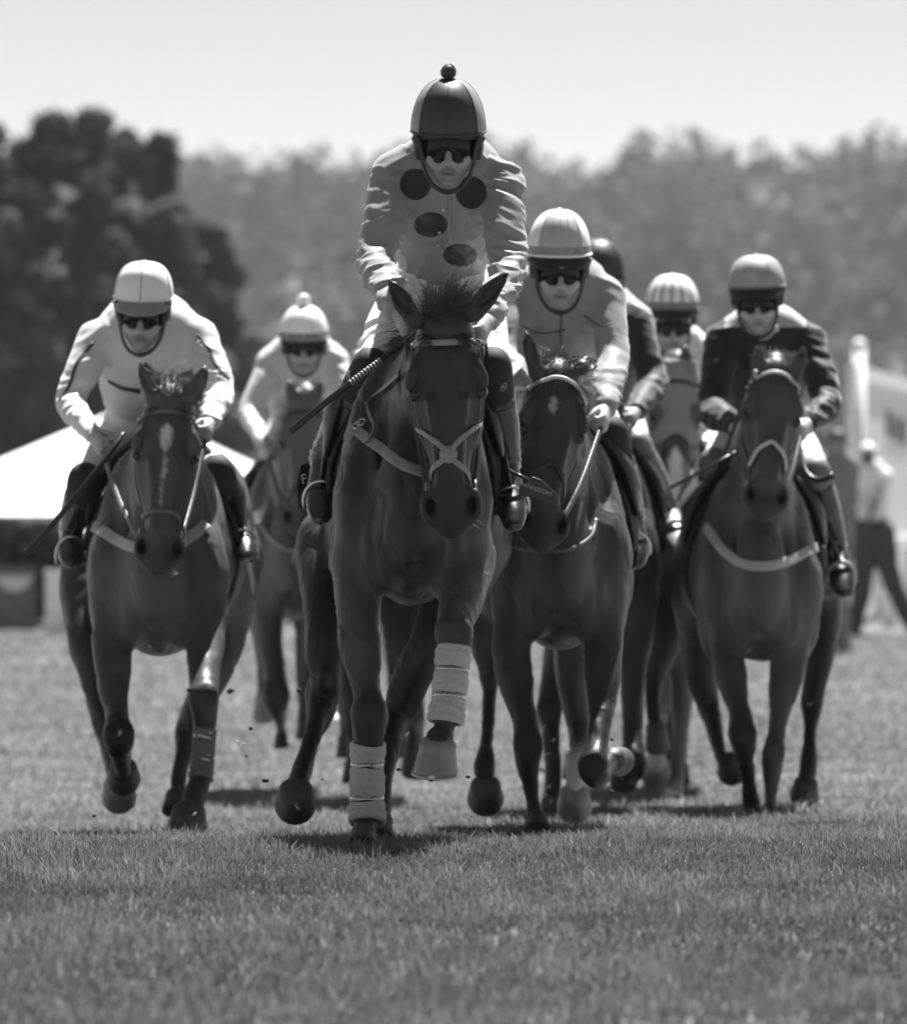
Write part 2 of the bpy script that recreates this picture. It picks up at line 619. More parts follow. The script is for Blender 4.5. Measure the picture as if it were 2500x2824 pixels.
def grass():
    rng = np.random.RandomState(11)
    Vs, Fs, Ts = [], [], []; off = 0
    DD_ = [12.2, 17, 21.5, 24, 30, 45, 67]; DN = [5200, 7600, 7000, 2800, 1000, 200, 70]
    HT = [.019, .019, .019, .019, .020, .027, .032]; WD = [.0026, .0022, .0022, .0027, .0036, .008, .014]
    for (d0, d1) in ((12.2, 17), (17, 22), (22, 26), (26, 34), (34, 48), (48, 67)):
        hw = lambda d: d * .112
        dm = max(np.interp(d0, DD_, DN), np.interp(d1, DD_, DN))
        n = int(2 * hw(d1) * (d1 - d0) * dm)
        y = rng.uniform(d0, d1, n); y = y[rng.rand(n) < hw(y) / hw(d1) * np.interp(y, DD_, DN) / dm]; n = len(y)
        ht, wd = np.interp(y, DD_, HT), np.interp(y, DD_, WD)
        x = rng.uniform(-1, 1, n) * hw(y)
        pn = np.stack([x * 1.6, y * 1.6, np.zeros(n)], 1)
        c = fbm(np.stack([x * 2.2, y * 1.4, np.zeros(n) + 5], 1), 3)
        c2 = vnoise(np.stack([x * 9, y * 6, np.zeros(n)], 1))
        z = gz(x, y)
        p0 = np.stack([x, y, z], 1)
        q = p0.copy(); z = z + fbm(q * np.array([1.6, 1.6, 1]), 3) * .022 * np.where(y > 15, 1, .6)
        hgt = ht * np.clip(rng.lognormal(0, .42, n), .3, 2.9) * (1 + .6 * c) * (1 + .35 * c2)
        an = rng.uniform(0, 2 * math.pi, n); lean = rng.normal(0, .45, n) * hgt
        wv = wd * rng.uniform(.6, 1.3, n)
        ca, sa = np.cos(an), np.sin(an)
        lx, ly = lean * np.cos(an * 3.7), lean * np.sin(an * 3.7)
        b1 = np.stack([x - ca * wv, y - sa * wv, z - .006], 1); b2 = np.stack([x + ca * wv, y + sa * wv, z - .006], 1)
        m1 = np.stack([x - ca * wv * .75 + lx * .35, y - sa * wv * .75 + ly * .35, z + hgt * .6], 1)
        m2_ = np.stack([x + ca * wv * .75 + lx * .35, y + sa * wv * .75 + ly * .35, z + hgt * .6], 1)
        tp = np.stack([x + lx * 1.1, y + ly * 1.1, z + hgt], 1)
        V = np.stack([b1, b2, m2_, m1, tp], 1).reshape(-1, 3)
        a = off + np.arange(n) * 5
        Fs.append(np.vstack([np.stack([a, a + 1, a + 2], 1), np.stack([a, a + 2, a + 3], 1), np.stack([a + 3, a + 2, a + 4], 1)]))
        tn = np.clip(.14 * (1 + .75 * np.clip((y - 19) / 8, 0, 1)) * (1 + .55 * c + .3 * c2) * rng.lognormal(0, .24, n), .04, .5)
        Ts.append(np.repeat(tn, 5)); Vs.append(V); off += n * 5
    g = link_np('grass', np.vstack(Vs), np.vstack(Fs), M_grass, None, np.concatenate(Ts), smooth=False)
    tag(g, 'short mown racecourse grass', 'grass', kind='stuff')
grass()

# wooded hill far behind
HILL0, HILL1 = 420, 900
SKX = np.array([-1500, 0, 300, 525, 677, 774, 884, 954, 1009, 1250, 1382, 1465, 1534, 1603, 1686, 1797, 1935, 2045, 2156, 2322, 2377, 2500, 3000, 4000])
SKY = np.array([400, 420, 420, 452, 398, 418, 425, 452, 412, 400, 392, 432, 466, 458, 412, 390, 370, 424, 412, 404, 376, 418, 400, 410.])
def hill_z(x, d):
    t = np.clip((d - HILL0) / (HILL1 - HILL0), 0, 1)
    t = t * t * (3 - 2 * t)
    px = 1250 + np.asarray(x) / 900.0 * F
    top = np.interp(px, SKX, SKY)
    return t * ((1412 - top) / F * 900.0 + ZC - 12.0) - .2
def build_hill():
    ds = np.linspace(HILL0 - 10, 1150, 40); xs = np.linspace(-260, 260, 80)
    X, Y = np.meshgrid(xs, ds)
    Z = hill_z(X, Y)
    V = np.stack([X.ravel(), Y.ravel(), Z.ravel()], 1); n = len(xs)
    i, k = np.meshgrid(np.arange(len(ds) - 1), np.arange(n - 1), indexing='ij'); a = (i * n + k).ravel()
    g = link_np('hill', V, np.stack([a, a + 1, a + n + 1, a + n], 1), mat('hill_soil', .07, rough=1, var=.3, nscale=.1))
    tag(g, kind='structure')
build_hill()

def leaf_cards(c, size, rng, tone):
    """quads with random facing; c (n,3), size (n,)"""
    n = len(c)
    a = rng.randn(n, 3); a /= np.linalg.norm(a, axis=1)[:, None]
    b = rng.randn(n, 3); b = np.cross(a, b); b /= np.linalg.norm(b, axis=1)[:, None]
    s = size[:, None]
    V = np.stack([c - a * s, c - b * s * .6, c + a * s, c + b * s * .6], 1).reshape(-1, 3)
    return V, np.arange(n * 4).reshape(-1, 4), np.repeat(tone, 4)

def forest():
    rng = np.random.RandomState(21)
    Vs, Fs, Ts = [], [], []; off = 0
    n = 4200
    d = HILL0 + 10 + (HILL1 + 30 - HILL0) * rng.rand(n) ** .8
    x = rng.uniform(-1, 1, n) * (d * .105)
    for i in range(n):
        tall = rng.rand() < (.22 if d[i] > 820 else .06); h = rng.uniform(9, 13) if tall else rng.uniform(4.5, 8.5); r = h * (rng.uniform(.14, .22) if tall else rng.uniform(.26, .42))
        m = 60
        z0 = hill_z(x[i], d[i])
        u = rng.randn(m, 3); u /= np.linalg.norm(u, axis=1)[:, None]
        rad = rng.uniform(.55, 1.05, m)[:, None]
        c = u * rad * np.array([r, r, h * .46]) + np.array([x[i], d[i], z0 + h * .56])
        k = rng.lognormal(0, .6) * (1 + .6 * vnoise(np.array([[x[i] * .05, d[i] * .02, 3.]]))[0])
        tn = np.clip(.052 * k * rng.lognormal(0, .2, m), .008, .30)
        V, Fc, T_ = leaf_cards(c, rng.uniform(.45, 1.1, m), rng, tn)
        Vs.append(V); Fs.append(Fc + off); Ts.append(T_); off += len(V)
    g = link_np('forest', np.vstack(Vs), np.vstack(Fs), M_leaf, None, np.concatenate(Ts), smooth=False)
    tag(g, 'hazy wooded hillside behind the racecourse', 'forest', kind='stuff')
forest()

def tree(px, d, top_py, wpx, label, seed, tonek=1.0, low=.12):
    rng = np.random.RandomState(seed)
    x = (px - 1250) / F * d; zt = ZC + (1412 - top_py) / F * d; g = 0.0
    h = zt - g; w = wpx / F * d / 2
    t = thing('broadleaf_tree', label, 'tree', (x, d, g), 'trees at the edge of the course')
    # trunk with limbs
    tb = Bag()
    pts = [(x, d, g - .2), (x + .1, d, g + h * .2), (x - .1, d + .1, g + h * .45), (x + .1, d, g + h * .8)]
    C, r = smooth_path(pts, [h * .035, h * .026, h * .018, h * .005], 4); tb.tube(C, r[:, 0], 10)
    ends = []
    for i in range(13):
        k = rng.uniform(.16, .72); a = rng.uniform(0, 2 * math.pi)
        s0 = Vector((x, d, g + h * k)); ln = w * rng.uniform(.55, .95) * (1.15 - abs(k - .4))
        e = s0 + Vector((math.cos(a) * ln, math.sin(a) * ln, h * rng.uniform(.08, .25)))
        m_ = s0.lerp(e, .5) + Vector((0, 0, -h * .02))
        tb.tube([s0, m_, e], [h * .011, h * .007, h * .002], 6); ends.append(e)
    tb.build('trunk', M_bark, t)
    # crown: clumps of leaves
    Vs, Fs, Ts = [], [], []; off = 0
    cl = [(e, rng.uniform(.20, .34) * w) for e in ends]
    for i in range(95):
        a = rng.uniform(0, 2 * math.pi); k = rng.uniform(low, .97)
        prof = math.sin(min(1, (k - low + .12) / .55) * math.pi / 2) * (1 - max(0, k - .55) / .5 * .75)
        rr = w * prof * rng.uniform(.45, 1.0)
        cl.append((Vector((x + math.cos(a) * rr, d + math.sin(a) * rr, g + h * k)), rng.uniform(.10, .24) * w))
    for c, r in cl:
        m = 300
        u = rng.randn(m, 3); u /= np.linalg.norm(u, axis=1)[:, None]
        cc = np.array(c) + u * (rng.rand(m) ** .5)[:, None] * r * np.array([1, 1, .75])
        cc = cc[cc[:, 2] < zt + .2]
        m = len(cc)
        if m == 0: continue
        k = rng.lognormal(0, .8)
        V, Fc, T_ = leaf_cards(cc, rng.uniform(.12, .28, m), rng, np.clip(.048 * tonek * k * rng.lognormal(0, .35, m), .01, .3))
        Vs.append(V); Fs.append(Fc + off); Ts.append(T_); off += len(V)
    link_np('crown', np.vstack(Vs), np.vstack(Fs), M_leaf, t, np.concatenate(Ts), smooth=False)

tree(-110, 146, 322, 600, 'dark dense tree cut by the left edge of the photo', 1)
tree(170, 150, 296, 520, 'tallest dark tree, its top standing against the sky at far left', 2)
tree(380, 155, 335, 440, 'dark rounded tree above the white-capped rider at left', 3)
tree(540, 165, 600, 360, 'lowest tree on the right flank of the dark group', 4, 1.15)

M_marq = mat('marquee_canvas', .82, rough=.6, var=.04, nscale=2)
M_fence = mat('grey_board', .13, rough=.7, var=.2, nscale=3, bump=.1, bscale=20)
M_wpost = mat('weathered_white', .85, rough=.6, var=.2, nscale=12)

def marquee():
    d = 82.0
    b = P(300, 1412, d); t = thing('marquee', 'white pyramid-roofed marquee beyond the dark hedge at left', 'tent', (b.x, d, 0))
    def q(px, py, dd): return P(px, py, d + dd)
    zb = Vector((0, 0, 0))
    def low(px, dd): v = P(px, 1412, d + dd); return Vector((v.x, v.y, .02))
    # low walls and a pyramid roof with seams
    zt = q(355, 1122, 5.0); z0 = P(0, 1426, d).z
    L0, L1 = P(-410, 1412, d).x, P(1010, 1412, d).x
    cor = [Vector((L0, d, z0)), Vector((L1, d, z0)), Vector((L1, d + 10, z0)), Vector((L0, d + 10, z0))]
    for i in range(4):
        a, c = cor[i], cor[(i + 1) % 4]; w = Bag(); n = (c - a).cross(Vector((0, 0, 1))).normalized() * .02
        lo0, lo1 = Vector((a.x, a.y, .02)), Vector((c.x, c.y, .02))
        V = [a - n * 3, c - n * 3, lo1 - n * 3, lo0 - n * 3, a - n * 4, c - n * 4, lo1 - n * 4, lo0 - n * 4]
        w.add(V, [[0, 3, 2, 1], [4, 5, 6, 7], [0, 1, 5, 4], [1, 2, 6, 5], [2, 3, 7, 6], [3, 0, 4, 7]])
        w.build('wall', M_marq, t, smooth=False)
        r = Bag(); N = 14; V = []; Fc = []
        for k in range(N + 1):
            u = k / N; z_ = u ** 1.12
            pa, pc = a.lerp(Vector((zt.x, zt.y, a.z)), u), c.lerp(Vector((zt.x, zt.y, c.z)), u)
            h_ = z0 + (zt.z - z0) * z_
            V += [Vector((pa.x, pa.y, h_ + .03)), Vector((pc.x, pc.y, h_ + .03)), Vector((pc.x, pc.y, h_ + .01)), Vector((pa.x, pa.y, h_ + .01))]
        for k in range(N):
            o_ = k * 4; Fc += [[o_, o_ + 1, o_ + 5, o_ + 4], [o_ + 2, o_ + 3, o_ + 7, o_ + 6]]
        r.add(V, Fc); r.build('roof', mat('marquee_roof', .85, rough=.5, var=.03), t, smooth=False)
    for c in cor:
        p = Bag(); p.tube([Vector((c.x, c.y, .02)), Vector((c.x, c.y, z0 + .02))], .04, 8); p.build('pole', M_steel, t)
    p = Bag(); p.tube([zt - Vector((0, 0, .05)), zt + Vector((0, 0, .12))], .03, 8); p.build('finial', M_marq, t)
marquee()

def hedge(px0, px1, py, d, label, seed):
    rng = np.random.RandomState(seed)
    x0, x1 = (px0 - 1250) / F * d, (px1 - 1250) / F * d; h = ZC + (1412 - py) / F * d
    n = int((x1 - x0) * 4200)
    c = np.stack([rng.uniform(x0, x1, n), d + rng.uniform(-.4, .4, n), h * rng.rand(n) ** .7], 1)
    c[:, 2] += .06 * vnoise(c * 3)
    tn = np.clip(.035 * rng.lognormal(0, .4, n), .008, .2)
    V, Fc, T_ = leaf_cards(c, rng.uniform(.03, .07, n), rng, tn)
    o = link_np('hedge', V, Fc, M_leaf, None, T_, smooth=False)
    tag(o, label, 'hedge')
hedge(-160, 830, 1432, 71.0, 'dark clipped hedge in front of the white marquee', 5)

def board_fence():
    d = 68.0; k = 0
    edges = [-175, 112, 330, 545, 760]
    labs = ['grey board fence panel at the left edge with a pale half-disc mark', 'grey board fence panel behind the hind legs of the blaze-faced horse',
            'grey board fence panel between two horses on the left', 'grey board fence panel behind the white-capped bobble rider']
    for i in range(4):
        x0, x1 = [(e - 1250) / F * d for e in (edges[i] + 18, edges[i + 1] - 10)]
        z1 = P(0, 1562 + i * 22, d).z; g = gz(x0, d)
        t = thing('board_fence', labs[i], 'fence', ((x0 + x1) / 2, d, g), 'grey board fence along the course')
        nb = 4; b = Bag()
        for j in range(nb):
            a = x0 + (x1 - x0) * j / nb; c = x0 + (x1 - x0) * (j + 1) / nb - .012
            b.box((a, d - .015, g + .03), (c, d + .015, z1))
        b.build('boards', M_fence, t, smooth=False)
        r = Bag()
        for zz in (g + .12, z1 - .1): r.box((x0, d - .05, zz - .03), (x1, d - .018, zz + .03))
        r.build('rail', M_fence, t, smooth=False)
        if i == 0:
            c = P(40, 1588, d - .06); V = [c]; Fc = []
            for j in range(17):
                a = math.pi + math.pi * j / 16
                V.append(c + Vector((math.cos(a) * .19, 0, math.sin(a) * .17)))
            for j in range(1, 17): Fc.append([0, j, j + 1])
            o = link_np('mark', V, Fc, mat('pale_mark', .6), t, smooth=False)
            so = o.modifiers.new('thick', 'SOLIDIFY'); so.thickness = .008
    g = gz(-4.3, d)
    p = Bag(); a, c = P(125, 1580, d - .12), P(180, 1580, d - .12)
    p.box((a.x, d - .16, g), (c.x, d - .07, a.z)); p.box((a.x - .01, d - .17, a.z), (c.x + .01, d - .06, a.z + .03))
    o = p.build('fence_post', M_wpost, None, smooth=False, bevel=.006)
    tag(o, 'broad white fence post behind the hind leg of the blaze-faced horse', 'post')
board_fence()

def hoarding():
    A = P(2347, 1412, 72); A.z = 0
    B = Vector((A.x + 1.25 / 8.5 * 18, 90, 0))
    ax = (B - A); L = ax.length; ax = ax / L; nr = Vector((ax.y, -ax.x, 0))
    if nr.y > 0: nr = -nr
    nr = Vector((ax.y, -ax.x, 0))
    z0, z1 = ZC - .45, ZC + 1.686
    t = thing('hoarding', 'white framed hoarding with pale vertical slats and blurred dark lettering', 'hoarding', (A.x, A.y, 0))
    def bx(bag, s0, s1, za, zb, n0, n1):
        V = []
        for z in (za, zb):
            for (s_, n_) in ((s0, n0), (s1, n0), (s1, n1), (s0, n1)):
                p = A + ax * s_ + nr * n_; V.append((p.x, p.y, z))
        bag.add(V, [[3, 2, 1, 0], [4, 5, 6, 7], [0, 1, 5, 4], [1, 2, 6, 5], [2, 3, 7, 6], [3, 0, 4, 7]])
    f = Bag()
    bx(f, .0, L, z1 - .16, z1, -.05, .06); bx(f, 0, L, z0, z0 + .14, -.05, .06); bx(f, 0, 1.0, z0 + .14, z1 - .16, -.05, .06)
    f.build('frame', mat('hoarding_white', .9, rough=.45, var=.03), t, smooth=False)
    p = Bag(); n = 18
    for i in range(n):
        s0 = 1.0 + (L - 1.0) * i / n; bx(p, s0, s0 + (L - 1) / n * .72, z0 + .14, z1 - .16, -.03, .03)
    p.build('slats', mat('hoarding_slat', .80, rough=.5, var=.06), t, smooth=False)
    w = Bag(); rng = random.Random(4)
    for i in range(9):
        s0 = 4.5 + i * .42; zc = ZC + 1.10 - i * .012
        for j in range(3):
            a = s0 + rng.uniform(0, .3); bx(w, a, a + rng.uniform(.12, .3), zc - rng.uniform(.05, .2), zc + rng.uniform(.03, .18), .034 + j * .003, .042 + j * .003)
    w.build('lettering', mat('dark_print', .10), t, smooth=False)
    po = Bag()
    if 1:
        po.tube([A + ax * .12 + nr * .08 + Vector((0, 0, gz(A.x, A.y))), A + ax * .12 + nr * .08 + Vector((0, 0, ZC + 1.90))], .072, 10)
    po.ball(A + ax * .12 + nr * .08 + Vector((0, 0, ZC + 1.92)), (.085, .085, .06), 10, 6)
    po.build('post', mat('hoarding_white', .85), t)
    for s0 in (4.0, 9.0, 14):
        po = Bag(); po.tube([A + ax * s0 + Vector((0, 0, -.02)), A + ax * s0 + Vector((0, 0, z0 + .02))], .06, 8)
        po.build('post', mat('hoarding_white', .85), t)
hoarding()
c_ = P(2451, 1722, 71); bgp = Bag()
bgp.box((c_.x - .075, 70.94, gz(c_.x, 71)), (c_.x + .075, 71.06, P(2451, 1640, 71).z)); bgp.box((c_.x - .085, 70.93, P(2451, 1640, 71).z), (c_.x + .085, 71.07, P(2451, 1640, 71).z + .03))
tag(bgp.build('marker_post', M_wpost, None, smooth=False, bevel=.008), 'short white post on the grass beside the walking legs at right', 'post')

def bystander(name_lab, d, J, tones, hs=1.0, group=None):
    """J: joints in photograph pixels (px,py[,dd])"""
    def q(k): e = J[k]; return P(e[0], e[1], d + (e[2] if len(e) > 2 else 0))
    t = thing('person', name_lab, 'person', (q('pel').x, d, gz(q('pel').x, d)), group)
    pts = np.array([list(q(k)) for k in J])
    def fld(h=.018): return Field(pts.min(0) - .3, pts.max(0) + .3, h)
    hd, nk, pel = q('head'), q('neck'), q('pel')
    f = fld()
    f.ell(hd, (.078, .098, .118), .02); f.ell(hd + Vector((0, -.06, -.06)), (.05, .05, .06), .03)
    f.ell(hd + Vector((0, -.10, -.01)), (.014, .02, .02), .015)
    f.loft([hd + Vector((0, .02, -.08)), nk], [.05, .055], .03)
    f.loft([nk, nk.lerp(pel, .3), nk.lerp(pel, .7), pel], [(.10, .08), (.17, .10), (.14, .09), (.15, .10)], .05, (1, 0, 0))
    for s_ in 'LR':
        f.loft([q('sh' + s_), q('el' + s_), q('ha' + s_)], [.045, .036, .026], .03)
        e = (q('ha' + s_) - q('el' + s_)).normalized(); f.loft([q('ha' + s_), q('ha' + s_) + e * .09], [(.03, .016), (.028, .012)], .01, (0, 1, 0))
        f.loft([pel + Vector((-.09 if s_ == 'L' else .09, 0, 0)), q('kn' + s_), q('an' + s_)], [.08, .052, .038], .03)
        f.loft([q('an' + s_), q('an' + s_) + Vector((J.get('toe', (0, 0))[0] * .0, -.02, -.05)), q('an' + s_) + Vector((.12 if not J.get('front') else 0, -.10, -.06))], [.04, .045, .03], .02)
    v, qd = f.mesh(1); tn = np.full(len(v), tones['skin']); link_np('body', v, qd, M_skin, t, tn)
    f = fld()
    f.loft([nk, nk.lerp(pel, .15), nk.lerp(pel, .6), pel + Vector((0, 0, .02))], [(.10, .08), (.20, .13), (.18, .12), (.19, .13)], .05, (1, 0, 0))
    f.loft([q('shL'), q('shR')], [.075, .075], .05)
    for s_ in 'LR': f.loft([q('sh' + s_), q('sh' + s_).lerp(q('el' + s_), tones.get('sleeve', .9))], [.07, .062], .04)
    v, qd = f.mesh(2); n = vnormals(v, qd); v = v + n * (vnoise(v * 9) * .012)[:, None]
    link_np('shirt', v, qd, tones['shirt'], t)
    f = fld()
    f.loft([nk.lerp(pel, .88), pel], [(.17, .12), (.175, .125)], .05, (1, 0, 0))
    for s_ in 'LR':
        f.loft([pel + Vector((-.09 if s_ == 'L' else .09, 0, 0)), q('kn' + s_), q('an' + s_)], [.105 * tones.get('leg', 1), .08 * tones.get('leg', 1), .07 * tones.get('leg', 1)], .05)
    v, qd = f.mesh(2); n = vnormals(v, qd); v = v + n * (vnoise(v * 8) * .010)[:, None]
    link_np('trousers', v, qd, tones['trousers'], t)
    f = fld(.014)
    f.ell(hd + Vector((0, .02, .03)), (.092, .112, .105), .01); f.ell(hd + Vector((0, -.11, -.07)), (.1, .10, .10), .02, sub=True)
    v, qd = f.mesh(1); link_np('hair' if not tones.get('cap') else 'cap', v, qd, tones['hair'], t)

bystander('bystander in a loose white top and dark trousers striding beside the hoarding', 66.0,
          dict(head=(2392, 1255), neck=(2392, 1290), pel=(2405, 1468), shL=(2345, 1315), shR=(2440, 1312), elL=(2350, 1390, -.2), elR=(2412, 1385, -.25), haL=(2362, 1450, -.3), haR=(2392, 1450, -.3),
               knL=(2378, 1600), knR=(2455, 1590), anL=(2350, 1738), anR=(2512, 1722)),
          dict(skin=.10, shirt=mat('loose_white_shirt', .85, rough=.8, var=.05), trousers=mat('dark_trousers', .04, rough=.8), hair=mat('white_cap', .75), cap=True, sleeve=.35, leg=1.35))
bystander('dark-haired bystander in dark clothes half hidden behind the right-hand rider', 58.0,
          dict(head=(2310, 1222), neck=(2306, 1268), pel=(2296, 1480), shL=(2258, 1296), shR=(2344, 1290), elL=(2248, 1380), elR=(2346, 1385), haL=(2255, 1460, -.1), haR=(2335, 1465, -.1),
               knL=(2275, 1640), knR=(2318, 1640), anL=(2270, 1785), anR=(2325, 1785), front=(1, 1)),
          dict(skin=.25, shirt=mat('dark_jacket', .2, rough=.8), trousers=mat('grey_trousers', .2, rough=.8), hair=mat('dark_hair', .02), sleeve=1.0))
# ------------------------------------------------------------------ horses
M_coat = mat('horse_coat', 0.06, rough=0.42, var=0.25, nscale=11, bump=0.10, bscale=150, spec=0.27, coat=0.0, attr=True, stretch=(1, 1, .35))
M_hoof = mat('hoof_horn', 0.22, rough=0.4, var=0.25, nscale=14, bump=0.02, bscale=60)
M_hoof_dk = mat('dark_hoof_horn', 0.04, rough=0.55, var=0.3, nscale=30, bump=0.1, bscale=60)
M_shoe = mat('shoe_metal', 0.5, rough=0.35, metal=1.0, var=0.1)
M_hair = mat('horse_hair', 0.05, rough=0.5, var=0.3, nscale=40)
M_hair_lt = mat('pale_horse_hair', 0.10, rough=0.5, var=0.3, nscale=40)
M_eye = mat('horse_eye', 0.01, rough=0.05, var=0)
M_leather = mat('black_leather', 0.022, rough=0.35, var=0.2, bump=0.05)
M_leather_br = mat('brown_leather', 0.12, rough=0.4, var=0.2, bump=0.05)
M_leather_pale = mat('pale_leather', 0.22, rough=0.45, var=0.12, bump=0.05)
M_leather_wh = mat('white_strap', 0.38, rough=0.5, var=0.08)
M_cloth_blk = mat('black_saddle_cloth', 0.012, rough=0.8, var=0.2, bump=0.1, bscale=500)
M_bandage = mat('leg_bandage', 0.44, rough=0.9, var=0.10, nscale=60, bump=0.25, bscale=400, sheen=0.2)
M_tape = mat('shiny_tape', 0.35, rough=0.12, var=0.1, metal=0.9)
M_steel = mat('steel', 0.6, rough=0.2, metal=1.0, var=0.1)
M_boot_horse = mat('horse_leg_boot', 0.10, rough=0.6, var=0.15)
M_fleece = mat('fleece', 0.22, rough=1.0, var=0.3, nscale=80, bump=0.9, bscale=160)
M_hood = mat('horse_hood_cloth', 0.26, rough=0.8, var=0.08)
M_bead = mat('beads', 0.6, rough=0.3, var=0.1)
M_white_paint = mat('white_paint', 0.8, rough=0.5, var=0.05)

HEADL = 0.63

class Horse: pass

def horse(sp):
    H = Horse(); H.sp = sp
    d0, cx, bot, w = sp['d0'], sp['cx'], sp['bot'], sp['w']
    h = sp.get('h', 0.010)
    c0 = P(cx, bot, d0)                       # under the chest, between the forelegs
    yaw = R(sp.get('yaw', 0)); cyw, syw = math.cos(yaw), math.sin(yaw)
    hs = sp.get('hs', 1.0)
    def T(x, y, z):
        x *= w; 
        return (c0.x + x * cyw + y * syw, c0.y - x * syw + y * cyw, c0.z + z)
    LX = np.array((cyw, -syw, 0.0)); LY = np.array((syw, cyw, 0.0)); LZ = np.array((0, 0, 1.0))
    AX = [LX, LY, LZ]
    # head frame
    pk = P(sp['poll'][0], sp['poll'][1], d0 + sp['poll'][2])
    L = HEADL * hs
    nd = d0 + sp['poll'][2] - 0.2
    nz = P(sp['nose'][0], sp['nose'][1], nd)
    lat2 = math.hypot(nz.x - pk.x, nz.z - pk.z)
    fw = math.sqrt(max(L * L - lat2 * lat2, 0.0025))
    nz = P(sp['nose'][0], sp['nose'][1], pk.y - fw)
    U = (nz - pk); Lh = U.length; U = U / Lh; s = Lh / HEADL
    W = Vector((math.sin(R(sp.get('hyaw', 0))), -math.cos(R(sp.get('hyaw', 0))), 0)); W = (W - W.dot(U) * U).normalized()
    V = U.cross(W)
    if V.x < 0: V = -V
    H.pk, H.U, H.V, H.W, H.s = pk, U, V, W, s
    def hp(u, v, wv): return pk + (U * u + V * v + W * wv) * s
    H.hp = hp
    legs = sp['legs']
    def lp(q): return P(q[0], q[1], d0 + q[2])
    def lr(q): return q[3] / S(d0 + q[2]) / 2
    allp = [T(-0.36, -0.1, 0), T(0.36, 2.15, 0.9), pk + Vector((0, 0, .2))]
    allp += [tuple(lp(q)) for lg in legs for q in lg['j']]
    allp += [tuple(hp(a, b, c)) for a in (-.05, .68) for b in (-.15, .15) for c in (.06, -.3)]
    allp += [tuple(P(e[1][0], e[1][1], d0 + e[1][2])) for e in sp['ears']]
    allp = np.array(allp)
    f = Field(allp.min(0) - 0.13, allp.max(0) + 0.13, h)
    # ---- trunk
    f.loft([T(0, y, z) for (y, z, a, b) in BARREL], [(a * w, b) for (y, z, a, b) in BARREL], 0.05, LX, sm=14)
    f.ell(T(0, .15, .36), (.20 * w, .17, .27), 0.06, AX)
    for sx in (-1, 1):
        f.ell(T(sx * .088, .025, .22), (.088 * w, .11, .15), 0.022, AX)           # breast muscle
        f.ell(T(sx * .185, .11, .36), (.07 * w, .11, .17), 0.05, AX)             # point of the shoulder
        f.ell(T(sx * .185, .20, .22), (.075 * w, .15, .18), 0.05, AX)            # upper arm
        f.loft([T(sx * .185, .16, .36), T(sx * .15, .38, .60), T(sx * .075, .52, .76)],
               [(.075 * w, .13), (.07 * w, .17), (.04, .13)], 0.06, LX)          # shoulder blade
        f.ell(T(sx * .125, 1.62, .57), (.175 * w, .34, .25), 0.08, AX)           # croup
        f.ell(T(sx * .17, 1.78, .42), (.13 * w, .24, .26), 0.08, AX)             # buttock
        f.ell(T(sx * .22, 1.42, .27), (.10 * w, .18, .18), 0.06, AX)             # flank / stifle
    f.loft([T(0, .42, .72), T(0, .62, .79), T(0, .9, .77), T(0, 1.2, .73)], [.06, .055, .06, .08], 0.06)
    f.loft([T(0, -.06, .50), T(0, -.085, .30), T(0, -.07, .10)], [.012, .018, .014], 0.035, sub=True)
    for sx in (-1, 1):
        f.loft([T(sx * .115, .06, .74), T(sx * .10, -.005, .56), T(sx * .075, -.06, .40)], [.018, .022, .012], 0.05, sub=True)     # jugular groove
        f.loft([T(sx * .165, -.03, .44), T(sx * .155, -.06, .28), T(sx * .13, -.05, .12)], [.010, .014, .010], 0.035, sub=True)  # between breast and arm
        f.loft([T(sx * .235, .16, .62), T(sx * .262, .20, .42), T(sx * .262, .28, .22)], [.008, .012, .010], 0.03, sub=True)
    # ---- neck
    nb = Vector(T(0, .36, .55)); nm = pk + (-W * .16 + U * .10) * s
    mid = nb.lerp(nm, 0.55) + Vector((0, 0.02, 0.03))
    f.loft([nb, mid, nm, nm + U * 0.10 * s], [(.165 * w, .30), (.12, .20), (.085 * s, .145 * s), (.08 * s, .11 * s)], 0.06, V)
    f.loft([Vector(T(0, .45, .78)), mid + Vector((0, .12, .12)), pk - W * .08 * s], [.05, .04, .035], 0.05)
    # ---- head
    hd = [(-.03, -.085, .066, .07), (.04, -.09, .094, .09), (.11, -.095, .104, .098), (.18, -.10, .103, .104), (.25, -.10, .097, .10),
          (.33, -.094, .081, .088), (.42, -.086, .065, .074), (.50, -.083, .056, .066), (.56, -.084, .060, .057), (.592, -.080, .061, .047), (.610, -.078, .054, .036)]
    f.loft([hp(u, 0, wv) for (u, wv, a, b) in hd], [(a * s, b * s) for (u, wv, a, b) in hd], 0.02, V)
    HX = [U, V, W]
    for sx in (-1, 1):
        f.ell(hp(.245, sx * .076, -.165), (.125 * s, .030 * s, .095 * s), 0.03, HX)       # cheek
        f.loft([hp(.32, sx * .055, -.20), hp(.42, sx * .035, -.165), hp(.54, sx * .02, -.14)], [.035 * s, .028 * s, .024 * s], 0.03)
        f.loft([hp(.10, sx * .083, -.030), hp(.15, sx * .102, -.037), hp(.185, sx * .110, -.046), hp(.22, sx * .102, -.06)],
               [.017 * s, .023 * s, .021 * s, .012 * s], 0.014)                           # brow ridge
        f.loft([hp(.22, sx * .098, -.09), hp(.30, sx * .083, -.082), hp(.38, sx * .064, -.082)], [.014 * s, .013 * s, .008 * s], 0.02)   # facial crest
        f.loft([hp(.24, sx * .05, -.012), hp(.36, sx * .036, -.018), hp(.50, sx * .030, -.024)], [.016 * s, .013 * s, .012 * s], 0.02)   # nasal bone
        f.ell(hp(.100, sx * .084, -.004), (.032 * s, .017 * s, .019 * s), 0.016, HX, sub=True)   # hollow over the eye
